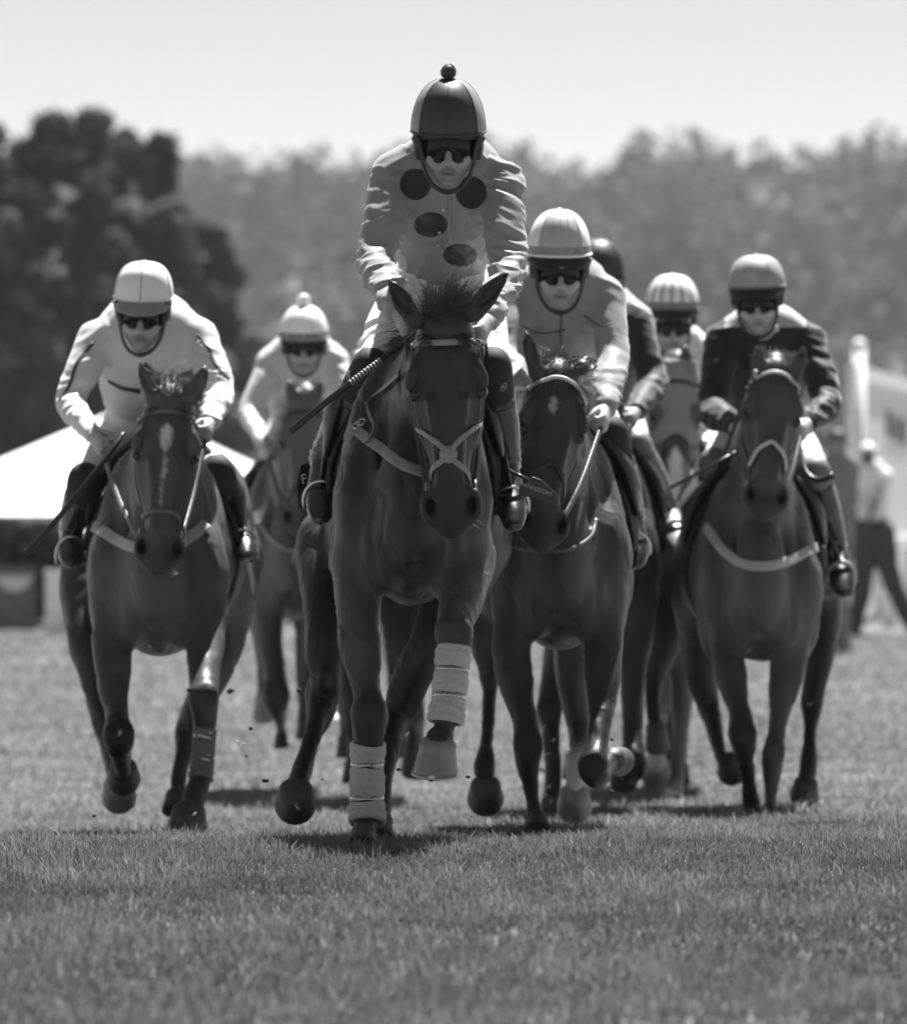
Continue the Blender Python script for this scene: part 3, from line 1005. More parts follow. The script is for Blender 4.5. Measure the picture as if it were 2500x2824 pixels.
        f.ell(hp(.212, sx * .116, -.058), (.020 * s, .016 * s, .022 * s), 0.008, HX, sub=True)  # eye opening
        # nostril: flared rim and cavity
        q = [hp(.505, sx * .048, -.045), hp(.545, sx * .068, -.047), hp(.585, sx * .070, -.062), hp(.605, sx * .05, -.075)]
        f.loft(q, [.014 * s, .021 * s, .023 * s, .018 * s], 0.018)
        c1, c2, c3 = hp(.522, sx * .060, -.026), hp(.555, sx * .069, -.030), hp(.585, sx * .058, -.042)
        f.loft([c1, c2, c3], [.008 * s, .0165 * s, .013 * s], 0.006, sub=True)
        f.ell(hp(.562, sx * .064, -.045), (.022 * s, .012 * s, .022 * s), 0.006, HX, sub=True)
        f.loft([hp(.515, sx * .080, -.05), hp(.55, sx * .0885, -.055), hp(.59, sx * .082, -.072)], [.007 * s, .0085 * s, .008 * s], .012)
    f.ell(hp(.592, 0, -.076), (.030 * s, .056 * s, .034 * s), 0.02, HX)                     # upper lip
    [f.ell(hp(.596, sx * .042, -.082), (.026 * s, .030 * s, .034 * s), 0.015, HX) for sx in (-1, 1)]
    [f.ell(hp(.560, sx * .022, -.128), (.032 * s, .034 * s, .030 * s), 0.018, HX) for sx in (-1, 1)]                     # chin
    f.loft([hp(.606, -.05, -.112), hp(.610, 0, -.112), hp(.606, .05, -.112)], [.004 * s] * 3, 0.008, sub=True)
    f.ell(hp(.0, 0, -.05), (.06 * s, .07 * s, .06 * s), 0.03, HX)
    # ---- ears
    for (b, t) in sp['ears']:
        eb, et = P(b[0], b[1], d0 + b[2]), P(t[0], t[1], d0 + t[2])
        ax = et - eb; l = ax.length
        side = ax.normalized().cross(Vector((0, -1, 0))); side.normalize()
        bend = Vector((0, -1, 0)) * 0.012
        er = sp.get('ear_r', .030) * s
        pts = [eb - ax * .12, eb + ax * .12, eb + ax * .38 + bend, eb + ax * .68 + bend, eb + ax * .9, et]
        f.loft(pts, [(er * 1.0, er * .9), (er * .95, er * .85), (er * 1.0, er * .7), (er * .72, er * .5), (er * .32, er * .28), (.004, .004)], 0.025, side)
        inn = Vector((0, -1, 0)) * er * .75
        f.loft([eb + ax * .15 + inn, eb + ax * .40 + inn, eb + ax * .66 + inn * .8, eb + ax * .86 + inn * .5],
               [(er * .42, er * .5), (er * .62, er * .5), (er * .42, er * .38), (er * .1, er * .15)], 0.01, side, sub=True)
    # ---- legs
    H.legp = []
    for lg in legs:
        j = lg['j']
        ds = lg.get('deep', 1.15)
        pts = [lp(q) for q in j]; rr = [(lr(q), lr(q) * ds) for q in j]
        f.loft(pts, rr, lg.get('k', 0.05), LX, sm=9)
        H.legp.append((pts, rr))
        # knee cap / tendon detail
        if 'knee' in lg:
            q = j[lg['knee']]; r = lr(q)
            for sx in (-1, 1):
                f.ell(lp(q) + Vector((sx * r * .55, -r * .55, .01)), (r * .5, r * .55, r * .75), 0.015)
        if 'mus' in lg:
            q0, q1 = j[lg['mus']], j[lg['mus'] + 2]
            a, b = lp(q0), lp(q1); r = lr(q0)
            for sx in (-1, 1):
                f.loft([a + Vector((sx * r * .55, -r * .45, 0)), a.lerp(b, .5) + Vector((sx * r * .45, -r * .4, 0)), b], [r * .5, r * .42, r * .15], 0.02)
    Vv, Q = f.mesh(1)
    nh = ((Vv - np.array(pk)) @ np.array(U) > -.10) & (Vv[:, 1] < pk.y + .12) & (Vv[:, 2] > min(pk.z, nz.z) - .1)
    for (b, t) in sp['ears']:
        nh |= np.linalg.norm(Vv - np.array(P(t[0], t[1], d0 + t[2])), axis=1) < .2
    for _ in range(5): Vv = np.where(nh[:, None], Vv, relax_mesh(Vv, Q, .6))
    # gentle muscle and vein relief
    N = vnormals(Vv, Q)
    wq = Vv * np.array([11, 9, 6.5]) + sp['seed'] * 3.1
    wq = wq + .6 * np.stack([vnoise(Vv * 6), vnoise(Vv * 6 + 40), vnoise(Vv * 6 + 80)], 1)
    rel = fbm(wq, 2) * 0.011 + np.clip(1 - np.abs(vnoise(wq * 1.7 + 9)) * 9, 0, 1) * 0.0026 * (vnoise(Vv * 4 + 3) > -.1) - np.clip(1 - np.abs(vnoise(wq * .8 + 70)) * 7, 0, 1) * .004
    hd_m = ((Vv - np.array(pk)) @ np.array(U) > -0.05) & (Vv[:, 1] < pk.y + .05)
    Vv = Vv + N * (rel * np.where(hd_m, 0.25, 1.0))[:, None]
    H.V_, H.Q_ = Vv, Q
    # ---- coat tone
    base = sp['tone']
    tone = np.full(len(Vv), base)
    for lg, (pts, rr) in zip(legs, H.legp):
        tn = lg.get('tone')
        if tn is None: continue
        C, vv = smooth_path(pts, [(r[0], t) for r, t in zip(rr, tn)], 4)
        best = np.full(len(Vv), 1e9); tv = np.zeros(len(Vv)); wt = np.zeros(len(Vv))
        lo, hi = C.min(0) - .15, C.max(0) + .15
        mk = ((Vv > lo) & (Vv < hi)).all(1)
        ii = np.nonzero(mk)[0]; pv = Vv[ii]
        for c, x in zip(C, vv):
            dd = np.linalg.norm(pv - c, axis=1)
            m = dd < best[ii]
            best[ii[m]] = dd[m]; tv[ii[m]] = x[1]; wt[ii[m]] = np.clip((x[0] * 2.0 - dd[m]) / (x[0] * .7), 0, 1)
        tone = tone * (1 - wt) + np.maximum(tv, 0.004) * wt
    rel_ = Vv - np.array(pk)
    hu, hv, hw = rel_ @ np.array(U) / s, rel_ @ np.array(V) / s, rel_ @ np.array(W) / s
    H.huvw = (hu, hv, hw)
    onhead = (hu > -.06) & (hu < .68) & (np.abs(hv) < .16) & (hw > -.27) & (hw < .07)
    mz = np.clip((hu - .50) / .08, 0, 1) * onhead
    tone = tone * (1 - mz * .45)
    for sx in (-1, 1):
        nd_ = ((hu - .556) / .034) ** 2 + ((hv - sx * .064) / .019) ** 2 + ((hw + .047) / .019) ** 2
        tone = np.where(onhead & (nd_ < 1), .004, tone)
        ed_ = ((hu - .21) / .03) ** 2 + ((hv - sx * .112) / .018) ** 2 + ((hw + .055) / .03) ** 2
        tone = np.where(onhead & (ed_ < 1), tone * .45, tone)
    nzv = fbm(Vv * 60, 2)
    for (u0, u1, vc0, vc1, hw0, hw1, tn) in sp.get('blaze', []):
        tt = (hu - u0) / (u1 - u0)
        vc = vc0 + (vc1 - vc0) * tt; wd = hw0 + (hw1 - hw0) * np.clip(tt, 0, 1)
        wd = wd * np.clip(np.minimum(tt * 1.2, 1 - tt) * 3.2, 0, 1) ** .7 + nzv * .014
        m = np.clip((wd - np.abs(hv - vc)) / .011, 0, 1) * (tt > 0) * (tt < 1) * (hw > -.06) * onhead
        tone = tone * (1 - m) + tn * m
    # ---- link
    bz = gz(c0.x, d0 + .9)
    H.root = thing('racehorse', sp['label'], 'horse', (c0.x, d0 + .9, bz), 'galloping racehorses')
    body = link_np('body', Vv, Q, M_coat, H.root, tone)
    H.bvh = bvh_of(Vv, Q)
    trunk = ~((hu > .12) & (np.abs(hv) < .145) & (hw > np.where(hu < .38, -.27, -.19)) & (hu < .70) & (Vv[:, 1] < d0 - .12))
    H.tbvh = bvh_of(Vv, Q[trunk[Q].all(1)])
    def hug(px, py, off=0.004):
        o = Vector((0, 0, ZC)); dr = (P(px, py, d0) - o).normalized()
        r = H.tbvh.ray_cast(o, dr)
        if r[0] is None: return None
        n = r[1] if r[1].dot(dr) < 0 else -r[1]
        return r[0] + n * off, n
    H.hug = hug
    def hugs(pxs, off=.004, sub=6):
        C, _ = smooth_path([(a, b, 0) for a, b in pxs], [0] * len(pxs), sub)
        out = [hug(c[0], c[1], off) for c in C]
        out = [o for o in out if o is not None]
        pts = [o[0] for o in out]; ns = [o[1] for o in out]
        # smooth out
        p = np.array([list(q) for q in pts]); n = np.array([list(q) for q in ns])
        for _ in range(3):
            p[1:-1] = (p[:-2] + p[1:-1] * 2 + p[2:]) / 4; n[1:-1] = (n[:-2] + n[1:-1] * 2 + n[2:]) / 4
        n /= np.linalg.norm(n, axis=1)[:, None]
        return p + n * .002, n
    H.hugs = hugs
    def near(p, off):
        r = H.bvh.find_nearest(p)
        n = r[1]
        if (p - r[0]).dot(n) < 0 and (p - r[0]).length > .03: pass
        return r[0] + n * off, n
    H.near = near
    def hfront(u, v, off=.004):
        """point on the face from in front, in head coordinates"""
        o = hp(u, v, .35)
        r = H.bvh.ray_cast(o, -W)
        if r[0] is None: return hp(u, v, -.02), W
        n = r[1] if r[1].dot(W) > 0 else -r[1]
        return r[0] + n * off, n
    def hside(u, sx, wv, off=.004):
        o = hp(u, sx * .4, wv)
        r = H.bvh.ray_cast(o, -V * sx)
        if r[0] is None: return hp(u, sx * .1, wv), V * sx
        n = r[1] if r[1].dot(V * sx) > 0 else -r[1]
        return r[0] + n * off, n
    H.hfront, H.hside = hfront, hside
    # eyes
    for sx in (-1, 1):
        b = Bag(); b.ball(hp(.210, sx * .103, -.064), .0225 * s, 14, 10); b.build('eye', M_eye, H.root)
    # hooves
    for lg in legs:
        if 'hoof' not in lg: continue
        (ax_, ay_, ad_), (bx_, by_, bd_), wpx = lg['hoof'][:3]
        a, b = P(ax_, ay_, d0 + ad_), P(bx_, by_, d0 + bd_)
        r = wpx / S(d0 + bd_) / 2
        hoof(a, b, r, H.root, lg.get('hoofmat', M_hoof_dk), lg.get('shoe', False), lg.get('toe', (0, -1, 0)))
    # forelock, mane
    mane(H, sp)
    bridle(H, sp)
    if 'tail' in sp: tail(H, sp, T)
    # saddle cloth: cut from the back of the body
    l = (Vv - np.array(c0)); lx, ly, lz = l @ LX, l @ LY, l[:, 2]
    fe = .50 + .10 * np.clip((.62 - lz) / .3, 0, 1) ** 2
    ck = (ly > fe) & (ly < 1.12) & (lz > sp.get('cloth_lo', .36) + .03 * np.cos((ly - .8) * 4))
    cv, cq = shell(Vv, Q, ck, .010, .010)
    sc = link_np('saddle_cloth', cv, cq, sp.get('clothmat', M_cloth_blk), H.root)
    # saddle
    sf = Field(np.array(T(0, .5, .7)) - (.3, .2, .2), np.array(T(0, 1.1, .8)) + (.3, .2, .25), .012)
    sf.loft([T(0, .60, .85), T(0, .78, .83), T(0, 1.0, .86)], [(.10, .04), (.11, .03), (.13, .04)], .03, LX)
    for sx in (-1, 1):
        sf.loft([T(sx * .10, .68, .83), T(sx * .24, .66, .70), T(sx * .31, .66, .52)], [(.035, .14), (.025, .14), (.015, .10)], .03, LX)
    sv, sq = sf.mesh(1)
    link_np('saddle', sv, sq, M_leather, H.root)
    # girth
    gp = []
    for a in np.linspace(-0.2, math.pi + .2, 26):
        o = Vector(T(-math.cos(a) * .6, .62, .42 - math.sin(a) * .6))
        r = H.bvh.ray_cast(o, (Vector(T(0, .62, .42)) - o).normalized())
        if r[0] is not None: gp.append((r[0] + Vector(r[1]) * .004, r[1]))
    if len(gp) > 4: ribbon('girth', [g[0] for g in gp], [g[1] for g in gp], .09, .006, M_cloth_blk, H.root)
    if 'breast' in sp:
        C, n = hugs(sp['breast'], .006)
        ribbon('breast_strap', C, n, sp.get('breast_w', 30) / S(d0), .006, sp.get('breast_mat', M_leather_pale), H.root)
    H.T = T
    return H

BARREL = [(.08, .37, .15, .28), (.25, .37, .215, .34), (.5, .40, .265, .335), (.9, .415, .31, .33), (1.25, .43, .295, .315), (1.55, .48, .25, .28), (1.8, .50, .2, .24)]

def hoof(a, b, r, root, m, shoe, toe):
    """a: coronet centre, b: sole centre"""
    ax = (b - a); l = ax.length; ax = ax / l
    t = Vector(toe); t = (t - t.dot(ax) * ax).normalized(); sd = ax.cross(t)
    V = []; Fc = []; seg = 20
    prof = [(-.42, .30, -.02), (-.36, .52, -.01), (-.22, .70, 0), (-.10, .80, 0), (0, .84, 0), (.08, .80, .02), (.35, .87, .05), (.7, .95, .09), (.95, 1.0, .12), (1.0, .98, .12), (.96, .75, .1), (.93, .3, .1)]
    for (u, k, off) in prof:
        for i in range(seg):
            q = 2 * math.pi * i / seg
            c, s_ = math.cos(q), math.sin(q)
            rr = r * k
            heel = 1 - .16 * max(0, -c)
            V.append(a + ax * (l * u + (.10 * l * max(0, -c) * -1 if u > .9 else 0)) + (t * c * heel * 1.06 + sd * s_) * rr + t * off * r * 2)
    for i in range(len(prof) - 1):
        for k in range(seg):
            p, q = i * seg + k, i * seg + (k + 1) % seg
            Fc.append([p, p + seg, q + seg, q])
    Fc.append([(len(prof) - 1) * seg + k for k in range(seg)][::-1]); Fc.append(list(range(seg)))
    ho = link_np('hoof', V, Fc, m, root)
    if shoe:
        bg_ = Bag()
        pts = []
        for i in range(25):
            q = -2.5 + 5.0 * i / 24
            pts.append(a + ax * (l * 1.03 - .10 * l * max(0, -math.cos(q))) + (t * math.cos(q) * 1.06 + sd * math.sin(q)) * r * .92 + t * .24 * r)
        bg_.tube(pts, .010, 6, lat=tuple(ax), flat=(.6, 1.2))
        cp = a + ax * l * .97 + t * (r * 1.03 + .24 * r)
        bg_.ball(cp, (.013, .005, .014), 8, 6)
        bg_.build('horseshoe', M_shoe, ho)
    return ho

def mane(H, sp):
    rng = np.random.RandomState(sp['seed'])
    s = H.s; hp = H.hp
    n = sp.get('lock_n', 420)
    ro, ti, mi = [], [], []
    lean = sp.get('lean', 0.0); up = sp.get('lock_up', .085)
    for i in range(n):
        v = rng.uniform(-.055, .055); u = rng.uniform(-.07, .06)
        r0 = hp(u, v, -.035 - max(0, -u) * .7)
        ln = up * rng.uniform(.35, 1.15); wob = vnoise(np.array([[v * 60, u * 40, 1.]]))[0]
        t = r0 + (-H.U * ln * rng.uniform(.5, 1.1) + H.V * (v * .6 + lean + wob * .055 + rng.normal(0, .013)) + H.W * (.03 + wob * .03 + rng.normal(0, .012))) * s
        if u > .035:      # some fall down over the forehead
            t = r0 + (H.U * rng.uniform(.01, .05) + H.V * (v * .8 + lean + rng.normal(0, .02)) + H.W * .045) * s
        m = r0.lerp(t, .5) + (H.W * rng.uniform(0, .03) - H.U * .03 + H.V * rng.normal(0, .012)) * s
        ro.append(r0); ti.append(t); mi.append(m)
    strands('forelock', ro, ti, mi, sp.get('lock_r', .0020), sp.get('lockmat', M_hair), H.root)
    # mane along the crest
    ro, ti, mi = [], [], []
    p0 = H.pk - H.W * .10 * s
    p2 = Vector(P(sp['cx'], sp['bot'], sp['d0'])) + Vector((0, .46, .80))
    for i in range(320):
        k = rng.rand()
        p = p0.lerp(p2, k) + Vector((rng.normal(0, .012), 0, .045 * math.sin(k * math.pi)))
        sd_ = sp.get('mane_side', -1)
        t = p + Vector((sd_ * rng.uniform(.06, .15), rng.uniform(.0, .12), rng.uniform(-.08, .05)))
        ro.append(p); ti.append(t); mi.append(p.lerp(t, .4) + Vector((0, 0, .05)))
    strands('mane', ro, ti, mi, .0022, M_hair, H.root, 4)
    # whiskers
    if sp.get('whiskers', 0):
        ro, ti, mi = [], [], []
        for i in range(sp['whiskers']):
            a = rng.uniform(-2.4, 2.4)
            r0 = hp(.60 + .02 * math.cos(a), math.sin(a) * .055, -.10 - abs(math.sin(a)) * .02 - rng.rand() * .04)
            o = (H.U * math.cos(a) * .7 + H.V * math.sin(a) + Vector((0, 0, -.2))) * rng.uniform(.02, .05)
            ro.append(r0); ti.append(r0 + o); mi.append(r0 + o * .5 + H.W * .004)
        strands('whiskers', ro, ti, mi, .0007, M_hair_lt, H.root, 4)

def tail(H, sp, T):
    rng = np.random.RandomState(sp['seed'] + 9)
    ro, ti, mi = [], [], []
    e = sp['tail']
    tp = P(e[0], e[1], sp['d0'] + e[2])
    dock = Vector(T(0, 2.02, .66))
    for i in range(sp.get('tail_n', 500)):
        r0 = dock + Vector((rng.normal(0, .02), rng.normal(0, .03), rng.normal(0, .03)))
        t = tp + Vector((rng.normal(0, e[3] / S(sp['d0'] + e[2]) / 2), rng.normal(0, .08), rng.uniform(-.02, .28)))
        ro.append(r0); ti.append(t); mi.append(r0.lerp(t, .35) + Vector((rng.normal(0, .02), .18, .10)))
    strands('tail', ro, ti, mi, .004, M_hair, H.root, 6)

def bridle(H, sp):
    b = sp.get('bridle', {})
    lm = b.get('mat', M_leather)
    s = H.s
    ub = b.get('brow_u', .055)
    br = bridle_root = None
    # browband
    pts, ns = [], []
    for v in np.linspace(-.104, .104, 15):
        p, n = H.hfront(ub + b.get('brow_arc', .02) * (v / .1) ** 2, v, .005)
        pts.append(p); ns.append(n)
    for sx, ins in ((-1, 0), (1, None)):
        p, n = H.hside(ub + b.get('brow_arc', .02) + .004, sx, -.085, .004)
        if ins == 0: pts.insert(0, p); ns.insert(0, n)
        else: pts.append(p); ns.append(n)
    bb = ribbon('browband', pts, ns, b.get('brow_w', .019), .007, b.get('brow_mat', lm), H.root)
    if b.get('beads'):
        bg_ = Bag(); C, _ = smooth_path(pts, [0] * len(pts), 4)
        for i in range(4, len(C) - 4):
            n = Vector(ns[min(i // 4, len(ns) - 1)])
            bg_.ball(Vector(C[i]) + n * .008, .0075, 7, 5)
        bg_.build('beading', M_bead, bb)
    # cheek pieces and rings
    for sx in (-1, 1):
        q = []
        for (u, wv) in ((.065, -.085), (.14, -.11), (.22, -.125), (.30, -.12), (.38, -.11), (.45, -.105), (.50, -.105)):
            q.append(H.hside(u, sx, wv, .004))
        ribbon('cheekpiece', [a[0] for a in q], [a[1] for a in q], .016, .005, lm, H.root)
        # headpiece behind the ears
        c = H.hp(.515, sx * .070, -.105)
        rg = []
        for i in range(17):
            a = 2 * math.pi * i / 16
            rg.append(c + (H.U * math.cos(a) + H.W * math.sin(a)) * .035 * s + H.V * sx * .006)
        bgx = Bag(); bgx.tube(rg, .0045, 6, lat=tuple(H.V)); bgx.build('bit_ring', M_steel, H.root)
    H.bit = [H.hp(.515, sx * .078, -.12) for sx in (-1, 1)]
    # noseband
    nb = b.get('nose', 'plain')
    def arc(u, bow, vmax, w_, t_, mt, name, back=True, par=H.root):
        pp, nn = [], []
        for v in np.linspace(-vmax, vmax, 13):
            p, n = H.hfront(u + bow * (v / vmax) ** 2, v, .004); pp.append(p); nn.append(n)
        if back:
            for sx in (-1, 1):
                for wv in (-.075, -.11):
                    p, n = H.hside(u + bow * 1.15, sx, wv, .004)
                    if sx < 0: pp.insert(0, p); nn.insert(0, n)
                    else: pp.append(p); nn.append(n)
        return ribbon(name, pp, nn, w_, t_, mt, par), pp, nn
    if nb == 'cross':
        nm = b.get('nose_mat', M_leather_pale)
        cu = .405
        for (u1, sx, wv) in ((.315, -1, -.10), (.305, 1, -.10), (.475, -1, -.09), (.495, 1, -.09)):
            pp, nn = [], []
            e, en = H.hside(u1, sx, wv, .004)
            for t in np.linspace(0, 1, 9)[:-1]:
                v = sx * t * .062
                p, n = H.hfront(cu + (u1 - cu) * t * .75, v, .005); pp.append(p); nn.append(n)
            p, n = H.hside(cu + (u1 - cu) * .88, sx, -.055, .004); pp.append(p); nn.append(n)
            pp.append(e); nn.append(en)
            for _ in range(2):
                a = np.array([list(x) for x in pp]); a[1:-1] = (a[:-2] + 2 * a[1:-1] + a[2:]) / 4; pp = [Vector(x) for x in a]
            ribbon('noseband', pp, nn, .018, .006, nm, H.root)
        p, n = H.hfront(cu, 0, .006)
        bg_ = Bag(); M = Matrix((H.V, H.U, n)).transposed()
        bg_.ball(p, (.029, .029, .011), 16, 8, M)
        bg_.build('noseband_pad', nm, H.root)
    else:
        o, pp, nn = arc(b.get('nose_u', .40), b.get('nose_bow', .06), .058, b.get('nose_w', .022), .008, b.get('nose_mat', lm), 'noseband')
        if b.get('nose_beads'):
            bg_ = Bag(); C, _ = smooth_path(pp, [0] * len(pp), 4)
            for i in range(6, len(C) - 6):
                n = Vector(nn[min(i // 4, len(nn) - 1)]); bg_.ball(Vector(C[i]) + n * .010, .0080, 7, 5)
            bg_.build('beading', M_bead, o)

def leg_wrap(H, pxs, name, m, w_extra=.006, bulge=3, tapes=(), amp=.008, parent=None):
    """bandage round a leg; pxs list of (px,py,dd,width)"""
    d0 = H.sp['d0']
    C, r = smooth_path([P(a, b, d0 + c) for a, b, c, w in pxs], [w / S(d0 + c) / 2 for a, b, c, w in pxs], 16)
    r = r[:, 0].copy(); n = len(C); t = np.linspace(0, 1, n)
    rr = r + .007 + amp * np.abs(np.sin(t * math.pi * bulge)) ** .5 * 1.0 - amp * .5
    rr[0] -= .006; rr[-1] -= .002
    V, Fc = [], []; seg = 36
    Cs, Rs = list(C), list(rr)
    # rolled-in ends
    Cs.append(C[-1] - (C[-1] - C[-2]) * .6); Rs.append(rr[-1] * .80)
    Tn = np.gradient(np.array(Cs[:-1]), axis=0)
    for i, (c, q) in enumerate(zip(Cs, Rs)):
        T_ = Vector(Tn[min(i, n - 1)]).normalized(); u = Vector((1, 0, 0)); u = (u - u.dot(T_) * T_).normalized(); w_ = T_.cross(u)
        for k in range(seg):
            a = 2 * math.pi * k / seg
            ph_ = (i / n) * 7.5 + a / 6.2832 + .12 * math.sin(a * 2 + i * .2); e = .0034 * (1 - (ph_ % 1.0)) - .0015 + .0008 * math.sin(a * 3 + i * .7)
            V.append(Vector(c) + (u * math.cos(a) + w_ * math.sin(a) * 1.12) * (q + e))
    for i in range(len(Cs) - 1):
        for k in range(seg):
            a, b = i * seg + k, i * seg + (k + 1) % seg
            Fc.append([a, b, b + seg, a + seg])
    o = link_np(name, V, Fc, m, parent or H.root)
    for tp in tapes:
        i = int(tp * (n - 1)); T_ = Vector(Tn[i]).normalized()
        u = Vector((1, 0, 0)); u = (u - u.dot(T_) * T_).normalized(); w_ = T_.cross(u)
        V2, F2 = [], []
        for j, (off, e) in enumerate(((-.0135, -.004), (-.0115, .0015), (.0115, .0015), (.0135, -.004))):
            for k in range(seg):
                a = 2 * math.pi * k / seg
                V2.append(Vector(C[i]) + T_ * off + (u * math.cos(a) + w_ * math.sin(a) * 1.12) * (r[i] + .0062 + e))
        for j in range(3):
            for k in range(seg):
                a, b = j * seg + k, j * seg + (k + 1) % seg
                F2.append([a, b, b + seg, a + seg])
        link_np('tape', V2, F2, M_tape, o)
    return o
# ------------------------------------------------------------------ riders
M_skin = mat('skin', 0.3, rough=0.5, var=0.08, nscale=30, bump=0.04, bscale=300, attr=True)
M_breech = mat('white_breeches', 0.78, rough=0.5, var=0.05, bump=0.08, bscale=60)
M_boot = mat('polished_boot', 0.014, rough=0.16, var=0.2, bump=0.05, bscale=40, coat=0.5)
M_boot_grey = mat('grey_boot', 0.24, rough=0.4, var=0.12)
M_gaiter = mat('black_gaiter', 0.010, rough=0.75, var=0.2, bump=0.08, bscale=600)
M_lens = mat('dark_lens', 0.006, rough=0.10, var=0, spec=0.22)
M_strap = mat('black_strap', 0.012, rough=0.5, var=0.2)
M_glove = mat('dark_glove', 0.05, rough=0.6, var=0.2)
M_whip = mat('whip_black', 0.018, rough=0.35, var=0.2)
M_whip_lt = mat('whip_pale_band', 0.4, rough=0.5, var=0.1)
M_print = mat('pale_print', 0.45, rough=0.6, var=0.05)

def satin(name, base, rough=0.36, sheen=0.3, spots=None, spot_tone=0.04):
    if name in _m: return _m[name]
    m = mat(name, base, rough=rough, var=0.06, nscale=6, bump=0.11, bscale=26, spec=.22, sheen=sheen, stretch=(1, 1, .45))
    if spots:
        t = m.node_tree; N = t.nodes; L = t.links
        b = N['Principled BSDF']
        tc = N.new('ShaderNodeTexCoord')
        sx = N.new('ShaderNodeSeparateXYZ'); L.new(tc.outputs['Object'], sx.inputs[0])
        acc = None
        for (x, z, rx, rz) in spots:
            def mth(op, a, bb):
                n = N.new('ShaderNodeMath'); n.operation = op
                for i, q in enumerate((a, bb)):
                    if q is None: continue
                    if isinstance(q, (int, float)): n.inputs[i].default_value = q
                    else: L.new(q, n.inputs[i])
                return n.outputs[0]
            dx = mth('DIVIDE', mth('SUBTRACT', sx.outputs[0], x), rx)
            dz = mth('DIVIDE', mth('SUBTRACT', sx.outputs[2], z), rz)
            dd = mth('ADD', mth('MULTIPLY', dx, dx), mth('MULTIPLY', dz, dz))
            k = mth('LESS_THAN', dd, 1.0)
            acc = k if acc is None else mth('MAXIMUM', acc, k)
        src = b.inputs['Base Color'].links[0].from_socket
        mx = N.new('ShaderNodeMix'); mx.data_type = 'RGBA'
        L.new(acc, mx.inputs[0]); L.new(src, mx.inputs[6]); mx.inputs[7].default_value = (spot_tone,) * 3 + (1,)
        L.new(mx.outputs[2], b.inputs['Base Color'])
    return m

DD = dict(sh=.24, el=.10, wr=-.12, hem=.58, pel=.72, kn=.22, an=.52, to=.30)

